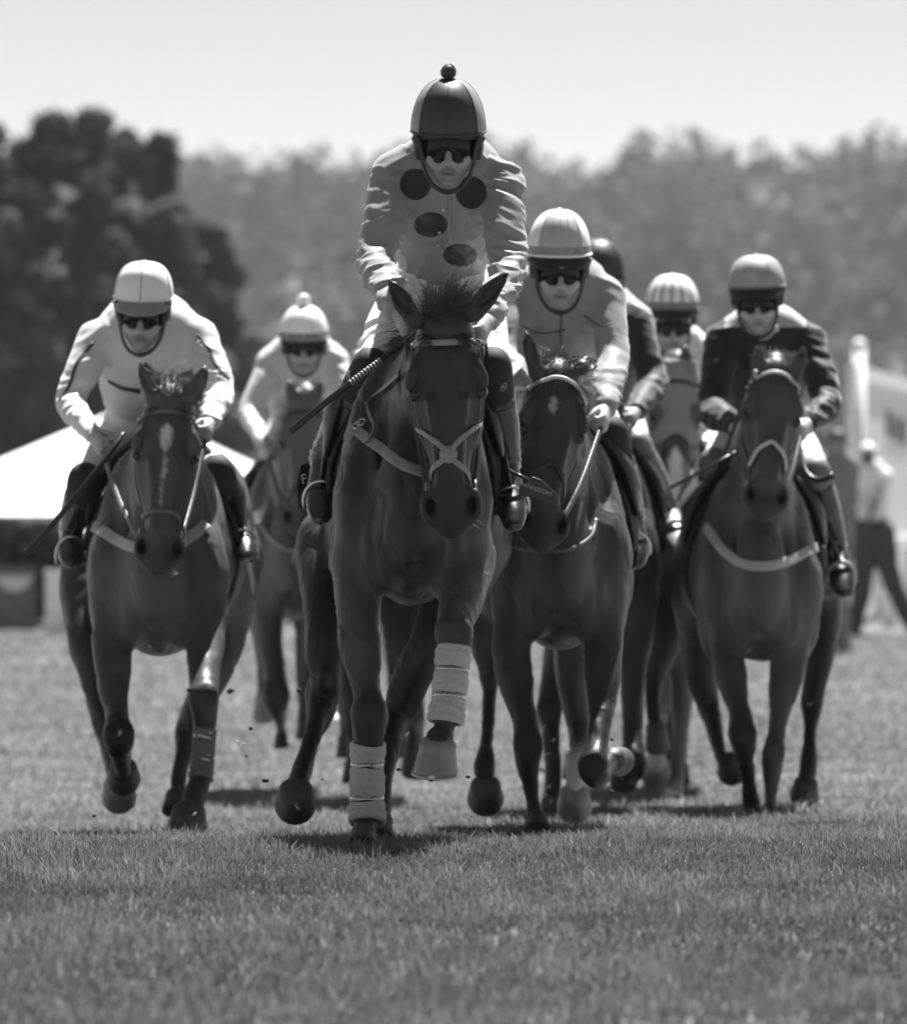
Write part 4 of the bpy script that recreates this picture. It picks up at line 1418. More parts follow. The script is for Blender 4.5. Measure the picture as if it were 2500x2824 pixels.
def jockey(sp):
    J = Horse(); J.sp = sp
    dj = sp['dj']; hs = sp.get('hs', 1.0)
    sc = S(dj)
    def jp(key, dd=None):
        q = sp[key]
        k = key[:2] if key[:3] not in ('hem', 'pel') else key[:3]
        return P(q[0], q[1], dj + (q[2] if len(q) > 2 else DD[k]))
    hc = P(sp['eye'][0], sp['eye'][1], dj)
    M = Euler((R(sp.get('pitch', 6)), R(sp.get('roll', 0)), R(sp.get('hyaw', 0))), 'XYZ').to_matrix()
    def hl(x, y, z): return hc + M @ (Vector((x, y, z)) * hs)
    J.hl = hl
    AX = [tuple(M.col[i]) for i in range(3)]
    sh = {s_: jp('sh' + s_) for s_ in 'LR'}; el = {s_: jp('el' + s_) for s_ in 'LR'}; wr = {s_: jp('wr' + s_) for s_ in 'LR'}
    kn = {s_: jp('kn' + s_) for s_ in 'LR'}; an = {s_: jp('an' + s_) for s_ in 'LR'}; to = {s_: jp('to' + s_) for s_ in 'LR'}
    hem = jp('hem'); pel = jp('pel') if 'pel' in sp else hem + Vector((0, .16, -.10))
    J.wr, J.el, J.kn, J.an, J.to = wr, el, kn, an, to
    shm = (sh['L'] + sh['R']) / 2
    shw = (sh['R'] - sh['L']).length
    lat = np.array((sh['R'] - sh['L']).normalized())
    neck0 = shm + Vector((0, .0, .045)); 
    root = thing('person', sp['label'], 'jockey', (pel.x, pel.y, pel.z - .1), 'jockeys riding in the race')
    J.root = root
    # ------------ body (one continuous figure)
    h = sp.get('h', .006)
    pts = [hl(a, b, c) for a in (-.09, .09) for b in (-.13, .12) for c in (-.14, .14)] + [p for D_ in (sh, el, wr, kn, an, to) for p in D_.values()] + [hem, pel]
    A = np.array([list(p) for p in pts])
    f = Field(A.min(0) - .14, A.max(0) + .14, h)
    k = 0.02 * hs
    def E(c, r, kk=.018, sub=False): f.ell(hl(*c), tuple(np.array(r) * hs), kk, AX, sub)
    def Lf(ps, rs, kk=.015, lt=None, sub=False, sm=4):
        f.loft([hl(*p) for p in ps], [tuple(np.array(r) * hs) if isinstance(r, tuple) else r * hs for r in rs], kk, lt, sub, sm)
    E((0, .012, .045), (.077, .096, .085))
    Lf([(0, -.022, .02), (0, -.026, -.02), (0, -.030, -.06), (0, -.036, -.09), (0, -.040, -.105)],
       [(.067, .066), (.064, .064), (.055, .056), (.040, .044), (.026, .030)], .02, AX[0])
    for s_ in (-1, 1):
        E((s_ * .046, -.004, -.062), (.020, .03, .026), .025)
        E((s_ * .046, -.060, -.036), (.020, .020, .016), .025)
        E((s_ * .078, .008, -.015), (.009, .020, .031), .008)
        E((s_ * .032, -.093, .0), (.019, .014, .013), .012, sub=True)
        E((s_ * .0145, -.101, -.047), (.0100, .011, .009), .008)
        E((s_ * .008, -.110, -.056), (.0045, .007, .005), .004, sub=True)
        Lf([(s_ * .020, -.086, -.048), (s_ * .034, -.080, -.068), (s_ * .034, -.074, -.088)], [.004, .0055, .003], .010, sub=True)
    E((0, -.084, -.106), (.021, .016, .015), .02)
    Lf([(0, -.086, .002), (0, -.100, -.022), (0, -.112, -.042)], [.009, .0105, .0125], .012)
    Lf([(-.045, -.070, .016), (0, -.087, .016), (.045, -.070, .016)], [.010, .011, .010], .012)
    Lf([(-.023, -.084, -.0745), (-.008, -.0945, -.070), (.008, -.0945, -.070), (.023, -.084, -.0745)], [.0035, .0062, .0062, .0035], .006)
    Lf([(-.020, -.085, -.080), (0, -.093, -.0835), (.020, -.085, -.080)], [.004, .0075, .004], .006)
    Lf([(-.025, -.090, -.0765), (0, -.102, -.0768), (.025, -.090, -.0765)], [.0022] * 3, .004, sub=True)
    nk = hl(0, .02, -.07)
    f.loft([hl(0, .015, -.04), nk.lerp(neck0, .45), neck0], [.052 * hs, .056, .068], .03)
    tw = shw * .40
    f.loft([neck0, shm.lerp(hem, .3), shm.lerp(hem, .65), hem, pel], [(.09, .08), (tw, .11), (tw * .85, .10), (tw * .72, .09), (tw * .75, .10)], .05, lat)
    f.loft([sh['L'], shm + Vector((0, .02, .02)), sh['R']], [.055, .07, .055], .04)
    for s_ in 'LR':
        f.loft([sh[s_], sh[s_].lerp(el[s_], .5), el[s_], el[s_].lerp(wr[s_], .35), wr[s_]], [.047, .042, .037, .036, .026], .02)
        hip = pel + Vector(lat) * (-.10 if s_ == 'L' else .10)
        f.loft([hip, hip.lerp(kn[s_], .5), kn[s_]], [.08, .07, .05], .03)
        f.loft([kn[s_], kn[s_].lerp(an[s_], .35), an[s_]], [.045, .044, .034], .02)
        f.loft([an[s_], an[s_].lerp(to[s_], .5), an[s_].lerp(to[s_], .8)], [(.028, .028), (.026, .024), (.020, .016)], .02, (1, 0, 0))
        hand(f, el[s_], wr[s_], 1 if s_ == 'L' else -1, sp.get('hand' + s_))
    v, q = f.mesh(1)
    r_ = (v - np.array(hc)) @ np.array(M) / hs
    tone = np.full(len(v), sp.get('skin', .38))
    lip = np.exp(-((r_[:, 2] + .0775) / .008) ** 2 - (r_[:, 0] / .022) ** 4) * (r_[:, 1] < -.075)
    tone *= 1 - .45 * lip
    mth_ = np.exp(-((r_[:, 2] + .0768) / .0035) ** 2 - (r_[:, 0] / .025) ** 6) * (r_[:, 1] < -.07)
    tone *= 1 - .6 * mth_  # shade of the mouth crease put into the skin tone
    nos_ = np.exp(-((np.abs(r_[:, 0]) - .008) / .005) ** 2 - ((r_[:, 2] + .055) / .005) ** 2) * (r_[:, 1] < -.09)
    tone *= 1 - .7 * nos_  # nostril shade painted into the tone as well
    stub = np.clip((-.055 - r_[:, 2]) / .02, 0, 1) * (r_[:, 2] > -.14)
    tone *= 1 - .2 * stub
    hair = ((np.abs(r_[:, 0]) > .060) & (r_[:, 2] > -.03) & (r_[:, 1] > -.035) & (r_[:, 1] < .0)) | ((r_[:, 1] > .02) & (r_[:, 2] > -.05)) | (r_[:, 2] > .04)
    tone = np.where(hair & (r_[:, 2] < .2) & (r_[:, 2] > -.06), .03, tone)
    link_np('body', v, q, M_skin, root, tone)
    # ------------ jacket
    sw = [x / sc / 2 for x in sp['sw']]
    pts = [sh[a] for a in 'LR'] + [el[a] for a in 'LR'] + [wr[a] for a in 'LR'] + [hem, neck0]
    A = np.array([list(p) for p in pts])
    hj = sp.get('hj', .009)
    f = Field(A.min(0) - .2, A.max(0) + .2, hj)
    hw = sp['hem_w'] / sc / 2; ch = sp['chest_w'] / sc / 2
    fb = sp.get('torso_t', .125)
    f.loft([neck0 + Vector((0, -.01, .01)), shm.lerp(hem, .12), shm.lerp(hem, .4), shm.lerp(hem, .75), hem],
           [(.08, .07), (ch * .92, fb * .85), (ch, fb * 1.05), (ch * .5 + hw * .5, fb), (hw, fb * .9)], .05, lat)
    f.loft([sh['L'], sh['L'].lerp(shm, .5) + Vector((0, .02, .030)), shm + Vector((0, .03, .055)), sh['R'].lerp(shm, .5) + Vector((0, .02, .030)), sh['R']], [sw[0] * .9, fb * .72, fb * .82, fb * .72, sw[0] * .9], .06)
    f.ell(shm + Vector((0, .10, sp.get('hump', .075))), (shw * .40, .16, .115), .07)
    bk = sp.get('back', 0)
    if bk:
        f.loft([shm + Vector((0, .05, .03)), shm.lerp(hem, .4) + Vector((0, .10, bk)), hem + Vector((0, .05, .05))], [(ch * .8, .08), (ch * .85, .10), (hw * .8, .08)], .06, lat)
    arms = {}
    for s_ in 'LR':
        ap = [sh[s_], sh[s_].lerp(el[s_], .5), el[s_], el[s_].lerp(wr[s_], .5), wr[s_].lerp(el[s_], .08)]
        f.loft(ap, [sw[0], sw[1], sw[2], sw[3], sw[4]], .035)
        arms[s_] = smooth_path(ap, [0] * 5, 8)[0]
    # flat collar
    v, q = f.mesh(2)
    n = vnormals(v, q)
    amp = sp.get('fold', .011)
    best = np.full(len(v), 9.); arc = np.zeros(len(v)); ang = np.zeros(len(v)); tt = np.zeros(len(v))
    for s_ in 'LR':
        C = arms[s_]; al = np.concatenate([[0], np.cumsum(np.linalg.norm(np.diff(C, axis=0), axis=1))])
        for i, c in enumerate(C):
            dd = np.linalg.norm(v - c, axis=1); m = dd < best
            best[m] = dd[m]; arc[m] = al[i]; tt[m] = i / len(C)
            rr_ = v[m] - c; ang[m] = np.arctan2(rr_[:, 1], rr_[:, 0])
    isarm = best < sw[1] * 1.6
    # folds: ridged noise stretched along diagonals that run down and outwards from the armpits
    sgn = np.sign(v[:, 0] - shm.x); lx_ = np.abs(v[:, 0] - shm.x)
    da = np.where(isarm, .35, .95)
    al_ = lx_ * np.cos(da) - v[:, 2] * np.sin(da); ac_ = lx_ * np.sin(da) + v[:, 2] * np.cos(da)
    qf = np.stack([al_ * np.where(isarm, 7, 5), v[:, 1] * 9, ac_ * np.where(isarm, 27, 21) + sgn * 7 + sp['seed'] * 5.3], 1)
    wp = vnoise(v * 6 + 9) * .9
    qf[:, 2] += wp
    r1 = 1 - np.abs(vnoise(qf)) * 2.2; r2 = 1 - np.abs(vnoise(qf * 1.9 + 31)) * 2.2
    elb = np.exp(-((tt - .60) / .22) ** 2) + np.exp(-((tt - .95) / .12) ** 2)
    A_ = amp * np.where(isarm, .85 + .6 * elb, .7)
    msk = np.clip(.65 + .7 * vnoise(v * 5 + 20), .15, 1.3)
    v = v + n * (A_ * msk * (np.clip(r1, -.3, 1) * .9 + np.clip(r2, -.3, 1) * .4 - .4) + vnoise(v * 7) * .003)[:, None]
    J.shm = shm
    jm = sp['jacket']
    if 'jsplit' in sp:      # second cloth for parts of the jacket
        fc = v[q].mean(1)
        fm = sp['jsplit'](fc, J).astype(np.int32)
        jo = link_np('jacket', v, q, [jm, sp['jacket2']], root, fmat=fm)
    else:
        jo = link_np('jacket', v, q, jm, root)
    J.jb = bvh_of(v, q); J.jacket = jo
    def jhug(pxs, off=.002, sub=5):
        C, _ = smooth_path([(a, b, 0) for a, b in pxs], [0] * len(pxs), sub)
        o = Vector((0, 0, ZC)); out = []
        for c in C:
            dr = (P(c[0], c[1], dj) - o).normalized(); r = J.jb.ray_cast(o, dr)
            if r[0] is None or r[0].y > dj + 1.2: continue
            nn = r[1] if r[1].dot(dr) < 0 else -r[1]
            out.append((r[0] + nn * off, nn))
        return [x[0] for x in out], [x[1] for x in out]
    J.jhug = jhug
    # collar and front placket, cuffs
    if sp.get('collar', True):
        cb = Bag()
        cen = neck0.lerp(nk, .35)
        pp = []
        for i in range(20):
            a = 2 * math.pi * i / 19
            pp.append(cen + Vector((math.sin(a) * .066, -math.cos(a) * .058 - .004, .012 * math.cos(a) * -1)))
        cb.tube(pp, .012, 8, flat=(1.5, .7))
        cb.build('collar', sp.get('collarmat', jm), root)
    for s_ in 'LR':
        e, w_ = el[s_], wr[s_]
        ax = (w_ - e).normalized(); c = w_.lerp(e, .10)
        tube('cuff', [c - ax * .016, c, c + ax * .012], [sw[4] * .98, sw[4] * 1.03, sw[4] * .92], sp.get('cuffmat', jm), root, 14, 2, lat=(1, 0, .2))
    # ------------ breeches
    pts = [pel, hem] + [kn[a] for a in 'LR']
    A = np.array([list(p) for p in pts])
    f = Field(A.min(0) - .2, A.max(0) + .2, .010)
    tk = sp.get('thigh', .085)
    f.loft([hem.lerp(shm, .10), hem.lerp(pel, .5), pel, pel + (pel - hem).normalized() * .06], [(hw * .88, fb * .7), (hw * .92, .11), (hw * .98, .12), (hw * .8, .10)], .05, lat)
    for s_ in 'LR':
        hip = pel + Vector(lat) * (-hw * .55 if s_ == 'L' else hw * .55)
        f.loft([hip, hip.lerp(kn[s_], .45), kn[s_].lerp(hip, .26), kn[s_].lerp(hip, .08)], [tk * 1.05, tk, tk * .82, tk * .66], .04)
    v, q = f.mesh(2)
    n = vnormals(v, q)
    nz = vnoise(v * 8 + 5 + sp['seed']); nz2 = vnoise(v * 16 + sp['seed'])
    qf = np.stack([v[:, 0] * 9 + nz, v[:, 1] * 9, v[:, 2] * 26 + np.abs(v[:, 0] - pel.x) * 12 + nz * 1.2], 1)
    rf = np.clip(1 - np.abs(vnoise(qf)) * 2.2, -.3, 1) + .5 * np.clip(1 - np.abs(vnoise(qf * 2.1 + 7)) * 2.2, -.3, 1) - .5
    kz = np.clip((pel.z - .05 - v[:, 2]) / .15, 0, 1)
    v = v + n * (rf * .009 * (.35 + kz) * np.clip(.6 + nz2, 0, 1.2))[:, None]
    link_np('breeches', v, q, sp.get('breeches', M_breech), root)
    # ------------ gaiters and boots
    bm = sp.get('bootmat', M_boot)
    bt = sp.get('boot_top', .34)
    for s_ in 'LR':
        K, An, To = kn[s_], an[s_], to[s_]
        top = K.lerp(An, bt)
        hip = pel + Vector(lat) * (-hw * .55 if s_ == 'L' else hw * .55)
        lo = np.minimum(np.minimum(np.array(K), np.array(top)), np.array(K.lerp(hip, .3))) - .12
        hi = np.maximum(np.maximum(np.array(K), np.array(top)), np.array(K.lerp(hip, .3))) + .12
        f = Field(lo, hi, .009)
        f.loft([K.lerp(hip, .07), K.lerp(hip, .03), K, K.lerp(An, bt * .5), top], [.054, .060, .063, .061, .054], .01)
        v, q = f.mesh(2); J.__dict__.setdefault('gb', {})[s_] = bvh_of(v, q); link_np('gaiter', v, q, sp.get('gaitermat', M_gaiter), root)
        lo = np.minimum(np.minimum(np.array(K), np.array(An)), np.array(To)) - .1
        hi = np.maximum(np.maximum(np.array(K), np.array(An)), np.array(To)) + .1
        f = Field(lo, hi, sp.get('hb', .007))
        f.loft([top, top.lerp(An, .4), top.lerp(An, .8), An], [.060, .060, .051, .047], .012, sm=5)
        ft = (To - An)
        heel = An - ft.normalized() * .035 + Vector((0, .02, -.02))
        sd_ = Vector((1, 0, 0)) if abs(ft.normalized().x) < .8 else Vector((0, 0, 1))
        fw_ = sp.get('foot_w', .040) * 1.18
        f.loft([heel, An + Vector((0, 0, -.01)), An.lerp(To, .45), An.lerp(To, .8), To], [(.030, .034), (.036, .040), (fw_ * .95, .036), (fw_, .034), (fw_ * .75, .024)], .015, sd_)
        v, q = f.mesh(1)
        n = vnormals(v, q)
        am = np.exp(-(np.linalg.norm(v - np.array(An), axis=1) / .07) ** 2)
        v = v + n * (am * np.sin(v[:, 2] * 260 + vnoise(v * 20) * 3) * .0035 + vnoise(v * 25) * .0015)[:, None]
        bo = link_np('boot', v, q, bm, root)
        # boot top edge and ankle strap
        d_ = (An - top).normalized()
        tube('boot_top', [top - d_ * .004, top + d_ * .004], [.0615, .0615], sp.get('boottrim', M_leather), root, 18, 0, lat=(1, 0, 0))
    # ------------ helmet
    helmet(J, sp['helm'])
    goggles(J, sp)
    return J

def hand(f, el, wr, side, pose=None):
    """right-angled relaxed fist round a rein: palm, four unequal curled fingers and a thumb"""
    fd = (wr - el).normalized()
    up = Vector((0, 0, 1)); up = (up - up.dot(fd) * fd)
    if up.length < .3: up = Vector((0, 1, 0)) - fd * fd.y
    up.normalize()
    l = fd.cross(up) * (1 if side > 0 else -1)      # towards the mid-line
    if l.x * side < 0: l = -l
    # knuckles face forward, thumb on top
    f.loft([wr, wr + fd * .035, wr + fd * .075], [(.024, .028), (.022, .037), (.020, .040)], .012, tuple(l))
    lens = (.040, .044, .041, .032)
    for i in range(4):
        kz = .030 - i * .020
        k0 = wr + fd * (.082 - abs(i - 1.2) * .004) + up * kz - l * .004
        k1 = k0 + fd * lens[i] * .55 + l * lens[i] * .55
        k2 = k1 + l * lens[i] * .55 - fd * lens[i] * .35
        k3 = k2 - fd * lens[i] * .55 - l * .004
        f.loft([k0, k1, k2, k3], [.0098, .0092, .0085, .0072], .004, sm=3)
    t0 = wr + fd * .028 + up * .026 + l * .010
    t1 = t0 + fd * .030 + up * .014 + l * .014
    t2 = t1 + fd * .026 + l * .012
    t3 = t2 + fd * .018 + l * .012 - up * .006
    f.loft([t0, t1, t2, t3], [.0135, .0115, .0105, .008], .008, sm=3)

def M3(J):
    return Euler((R(J.sp.get('pitch', 6)), R(J.sp.get('roll', 0)), R(J.sp.get('hyaw', 0))), 'XYZ').to_matrix()

def helmet(J, hp):
    sp = J.sp; sc = S(sp['dj']); hs = sp.get('hs', 1.0); hl = J.hl
    rx = hp['w'] / sc / 2 / hs; ry = rx * 1.12
    zt = (sp['eye'][1] - hp['top']) / sc / hs; zr = (sp['eye'][1] - hp['rim']) / sc / hs
    H_ = zt - zr
    nu, nv = hp.get('nu', 48), 16
    V, Fc, fm = [], [], []
    prof = []
    for i in range(nv + 1):
        t = i / nv
        a = t * math.pi / 2
        z = zr + H_ * math.sin(a) ** 1.0; r = math.cos(a) ** hp.get('sq', .85)
        prof.append((r, z))
    prof = [(.90, zr + .004), (.97, zr - .003)] + prof
    rid = hp.get('ridges')
    for (r, z) in prof:
        for k in range(nu):
            a = 2 * math.pi * k / nu
            rr = r
            if rid: rr = r * (1 + .03 * abs(math.sin(a * rid / 2)) - .015)
            dip = -.010 * math.cos(a) * (1 if z < zr + .02 else 0) * hp.get('dip', .3)
            V.append(hl(math.sin(a) * rx * rr, .018 - math.cos(a) * ry * rr, z + dip))
    n = len(prof)
    pan = hp.get('panel', lambda a, t: 0)
    for i in range(n - 1):
        for k in range(nu):
            p, q = i * nu + k, i * nu + (k + 1) % nu
            if i == n - 2: Fc.append([p, q, (n - 1) * nu])
            else: Fc.append([p, q, q + nu, p + nu])
            a = ((k + .5) / nu * 360 + 180) % 360 - 180
            fm.append(pan(a, (prof[i][1] - zr) / H_) if i >= 1 else hp.get('rim_m', 0))
    o = link_np('helmet', V, Fc, hp['mats'], J.root, fmat=fm)
    # seams
    bg_ = Bag()
    for a in hp.get('seams', (0, 45, -45, 90, -90)):
        a = R(a); pp = []
        for (r, z) in prof[2:-1]:
            pp.append(hl(math.sin(a) * rx * r * 1.004, .018 - math.cos(a) * ry * r * 1.004, z))
        bg_.tube(pp, .0016, 5)
    if bg_.v: bg_.build('seam', hp.get('seammat', hp['mats'][0]), o)
    # rim trim
    pp = [hl(math.sin(a) * rx * 1.0, .018 - math.cos(a) * ry * 1.0, zr + hp.get('trim_z', 0) - .010 * math.cos(a) * hp.get('dip', .3)) for a in np.linspace(0, 2 * math.pi, 41)]
    bg_ = Bag(); bg_.tube(pp, hp.get('trim_r', .004), 6, flat=(1.0, 1)); bg_.build('trim', hp.get('trimmat', M_strap), o)
    if hp.get('pom'):
        bg_ = Bag()
        c = hl(0, .01, zt + hp['pom'] * .85 / hs); bg_.ball(c, hp['pom'], 20, 14)
        rng = np.random.RandomState(5)
        po = bg_.build('pompom', hp['pommat'], o)
        d = rng.randn(500, 3); d /= np.linalg.norm(d, axis=1)[:, None]
        ro = np.array(c) + d * hp['pom'] * .95; strands('fluff', ro, ro + d * .004, ro + d * .002, .0012, hp['pommat'], po, 1)
    else:
        bg_ = Bag(); bg_.ball(hl(0, .012, zt), (.014, .014, .006), 12, 6); bg_.build('button', hp['mats'][0], o)
    # dark shell underneath with the harness
    V, Fc = [], []
    pr = [(.97, zr + .01), (.955, zr - .012), (.90, zr - .020), (.80, zr - .012)]
    for (r, z) in pr:
        for k in range(32):
            a = 2 * math.pi * k / 32
            V.append(hl(math.sin(a) * rx * r, .018 - math.cos(a) * ry * r, z - .012 * (1 - math.cos(a)) * .6))
    for i in range(3):
        for k in range(32):
            p, q = i * 32 + k, i * 32 + (k + 1) % 32
            Fc.append([p, p + 32, q + 32, q])
    so_ = link_np('helmet_shell', V, Fc, M_strap, o)
    for s_ in (-1, 1):
        bg_ = Bag(); Mq = M3(J) * hs
        bg_.ball(hl(s_ * rx * .80, .0, zr - .042), (.017, .050, .046), 12, 8, Mq); bg_.build('ear_pad', M_strap, so_)
    # peak
    if hp.get('peak'):
        pl, pd = hp['peak']
        V, Fc = [], []; m = 21
        for lay in (0, 1):
            for j in range(5):
                t = j / 4
                for i in range(m):
                    a = R(-72 + 144 * i / (m - 1))
                    ed = max(0, math.cos(a / R(72) * math.pi / 2)) ** .5
                    ext = pl * t * ed
                    V.append(hl(math.sin(a) * (rx * .99 + ext * .35), .018 - math.cos(a) * (ry * .99 + ext), zr - .002 - .008 * math.cos(a) * hp.get('dip', .3) - pd * t * ed * (1 if True else 0) - lay * .005 * 1))
        for lay in (0, 1):
            for j in range(4):
                for i in range(m - 1):
                    p = lay * 5 * m + j * m + i
                    f_ = [p, p + 1, p + 1 + m, p + m]
                    Fc.append(f_ if lay else f_[::-1])
        for i in range(m - 1):
            p = 4 * m + i; Fc.append([p, p + 5 * m, p + 1 + 5 * m, p + 1])
        pk = link_np('peak', V, Fc, hp.get('peakmat', M_strap), o)
        if hp.get('badge'):
            bg_ = Bag(); bg_.ball(hl(0, .018 - ry * .99 - pl * .72, zr - .006 - pd * .8), (.013, .004, .008), 14, 8)
            bg_.build('badge', mat('badge_print', .25, var=.5, nscale=300), pk)
    # chin strap
    out = []
    for s_ in (-1, 1):
        for (y0, z0) in ((-.045, zr - .01), (.03, zr - .02)):
            ps = [hl(s_ * (rx * .90), y0, z0), hl(s_ * .083, y0 * .8 - .012, (z0 - .055) * .5 - .0), hl(s_ * .074, -.03, -.058)]
            C, _ = smooth_path(ps, [0] * 3, 5)
            N = [(Vector(c) - hl(0, 0, 0)).normalized() for c in C]
            ribbon('chin_strap', C, N, np.linspace(.040, .020, len(C)) * hs, .005, M_strap, J.root)
    ps = [hl(-.074, -.03, -.056), hl(-.062, -.052, -.088), hl(-.038, -.079, -.118), hl(0, -.094, -.131), hl(.038, -.079, -.118), hl(.062, -.052, -.088), hl(.074, -.03, -.056)]
    C, _ = smooth_path(ps, [0] * 7, 5)
    N = [((Vector(c) - hl(0, 0, -.05)).normalized()) for c in C]
    ribbon('chin_strap', C, N, .019 * hs, .006, M_strap, J.root)

def goggles(J, sp):
    hl = J.hl
    g = sp.get('gog', {})
    zt, zb, tm = g.get('top', .034), g.get('bot', -.034), g.get('ang', 74)
    V, Fc = [], []; n = 33; m = 8
    for lay in (0, 1):
        for j in range(m):
            t = j / (m - 1)
            for i in range(n):
                a = R(-tm + 2 * tm * i / (n - 1)); x = abs(math.degrees(a))
                low = zb + .008 * (x / tm) ** 4 + .026 * math.exp(-(x / 7) ** 2) - .004 * math.exp(-((x - 24) / 12) ** 2)
                top = zt - .006 * (x / tm) ** 2
                z = top + (low - top) * t
                bul = .006 * math.sin(t * math.pi) - lay * .004
                V.append(hl(math.sin(a) * (.080 + bul), -math.cos(a) * (.103 + bul) + .004, z))
    L1 = m * n
    for lay in (0, 1):
        for j in range(m - 1):
            for i in range(n - 1):
                p = lay * L1 + j * n + i; f_ = [p, p + n, p + n + 1, p + 1]
                Fc.append(f_ if not lay else f_[::-1])
    rim = [i for i in range(n)] + [(j + 1) * n - 1 for j in range(1, m)] + [(m - 1) * n + i for i in range(n - 2, -1, -1)] + [j * n for j in range(m - 2, 0, -1)]
    for a, b in zip(rim, rim[1:] + rim[:1]): Fc.append([a, b, b + L1, a + L1])
    go = link_np('goggles', V, Fc, M_lens, J.root)
    # frame along the upper edge
    bg_ = Bag(); bg_.tube([V[i] + (V[i] - hl(0, 0, V[i].z - V[i].z)).normalized() * .001 for i in range(n)], .0035, 6); bg_.build('frame', M_strap, go)
    for s_ in (-1, 1):
        ps = [hl(s_ * math.sin(R(tm)) * .082, -math.cos(R(tm)) * .104 + .004, .006), hl(s_ * .084, .0, .012), hl(s_ * .086, .05, .016)]
        C, _ = smooth_path(ps, [0] * 3, 4)
        ribbon('strap', C, [Vector((s_, -.2, 0))] * len(C), .016, .004, M_strap, go)

M_tread = mat('stirrup_tread', .08, rough=.7)
def stirrup(H, J, s_, m=None):
    """iron round the foot, hung from its leather"""
    An, To = J.an[s_], J.to[s_]
    c = An.lerp(To, .62); ax = (To - An).normalized()
    sd_ = Vector((1, 0, 0)); sd_ = (sd_ - sd_.dot(ax) * ax).normalized(); up = sd_.cross(ax)
    if up.z < 0: up = -up
    st = Bag(); pp = []
    for i in range(21):
        a = math.pi * (-.12 + 1.24 * i / 20)
        pp.append(c + sd_ * math.cos(a) * .058 + up * (math.sin(a) * .085 - .03))
    st.tube(pp, .006 if m is None else .0105, 8, lat=tuple(ax))
    o = st.build('stirrup', m or M_steel, H.root)
    tr = Bag()
    y = up * -.052
    cs = []
    for k in (-1, 1):
        for l_ in (-1, 1): cs.append(c + sd_ * .058 * k + ax * .02 * l_ + y)
    e = up * .008
    V = [q for q in cs] + [q + e for q in cs]
    tr.add(V, [[0, 1, 3, 2], [4, 6, 7, 5], [0, 4, 5, 1], [2, 3, 7, 6], [0, 2, 6, 4], [1, 5, 7, 3]])
    tr.build('tread', M_tread, o, smooth=False, bevel=.002)
    top = Vector((J.kn[s_].x * .6 + c.x * .4, J.kn[s_].y + .15, J.kn[s_].z - .02))
    xs = 1 if s_ == 'R' else -1
    top = Vector(H.T(xs * .30, .70, .62))
    a = c + up * .055
    ribbon('stirrup_leather', [a, a.lerp(top, .5), top], [Vector((xs, -.3, 0))] * 3, .022, .005, M_leather, H.root)

def reins(H, J, m=None, sides='LR', w=.016):
    for i, s_ in enumerate('LR'):
        if s_ not in sides: continue
        b = H.bit[i]; wv = J.wr[s_] + (J.wr[s_] - J.el[s_]).normalized() * .07
        md = b.lerp(wv, .5) + Vector((0, 0, -.03))
        C, _ = smooth_path([b, md, wv], [0] * 3, 6)
        ribbon('rein', C, [Vector(((-1 if s_ == 'L' else 1) * .5, -.6, .6))] * len(C), w, .004, m or M_leather, H.root)

def whip(label, pts, r0, r1, flap=None, bands=None):
    pts = [Vector(p) for p in pts]
    t = thing('riding_whip', label, 'whip', tuple(pts[0]), 'riding whips')
    n = len(pts)
    C, _ = smooth_path(pts, [0] * n, 6)
    rr = np.linspace(r0, r1, len(C))
    V, Fc = tube_arr(C, rr, 10)
    link_np('shaft', V, Fc, M_whip, t)
    if bands:
        a, b, k = bands
        al = np.concatenate([[0], np.cumsum(np.linalg.norm(np.diff(C, axis=0), axis=1))]); al /= al[-1]
        bg_ = Bag()
        for i in range(k):
            q = a + (b - a) * i / (k - 1)
            c = np.array([np.interp(q, al, C[:, j]) for j in range(3)]); e = np.array([np.interp(min(q + .012, 1), al, C[:, j]) for j in range(3)])
            r = np.interp(q, al, rr) * 1.06
            bg_.tube([c, c + (e - c) * .5, e], r, 10)
        bg_.build('grip_band', M_whip_lt, t)
    return t
# ------------------------------------------------------------------ the field
K = .03   # dark points
def T_(n, a, b=None):
    b = a if b is None else b
    return [a + (b - a) * i / (n - 1) for i in range(n)]

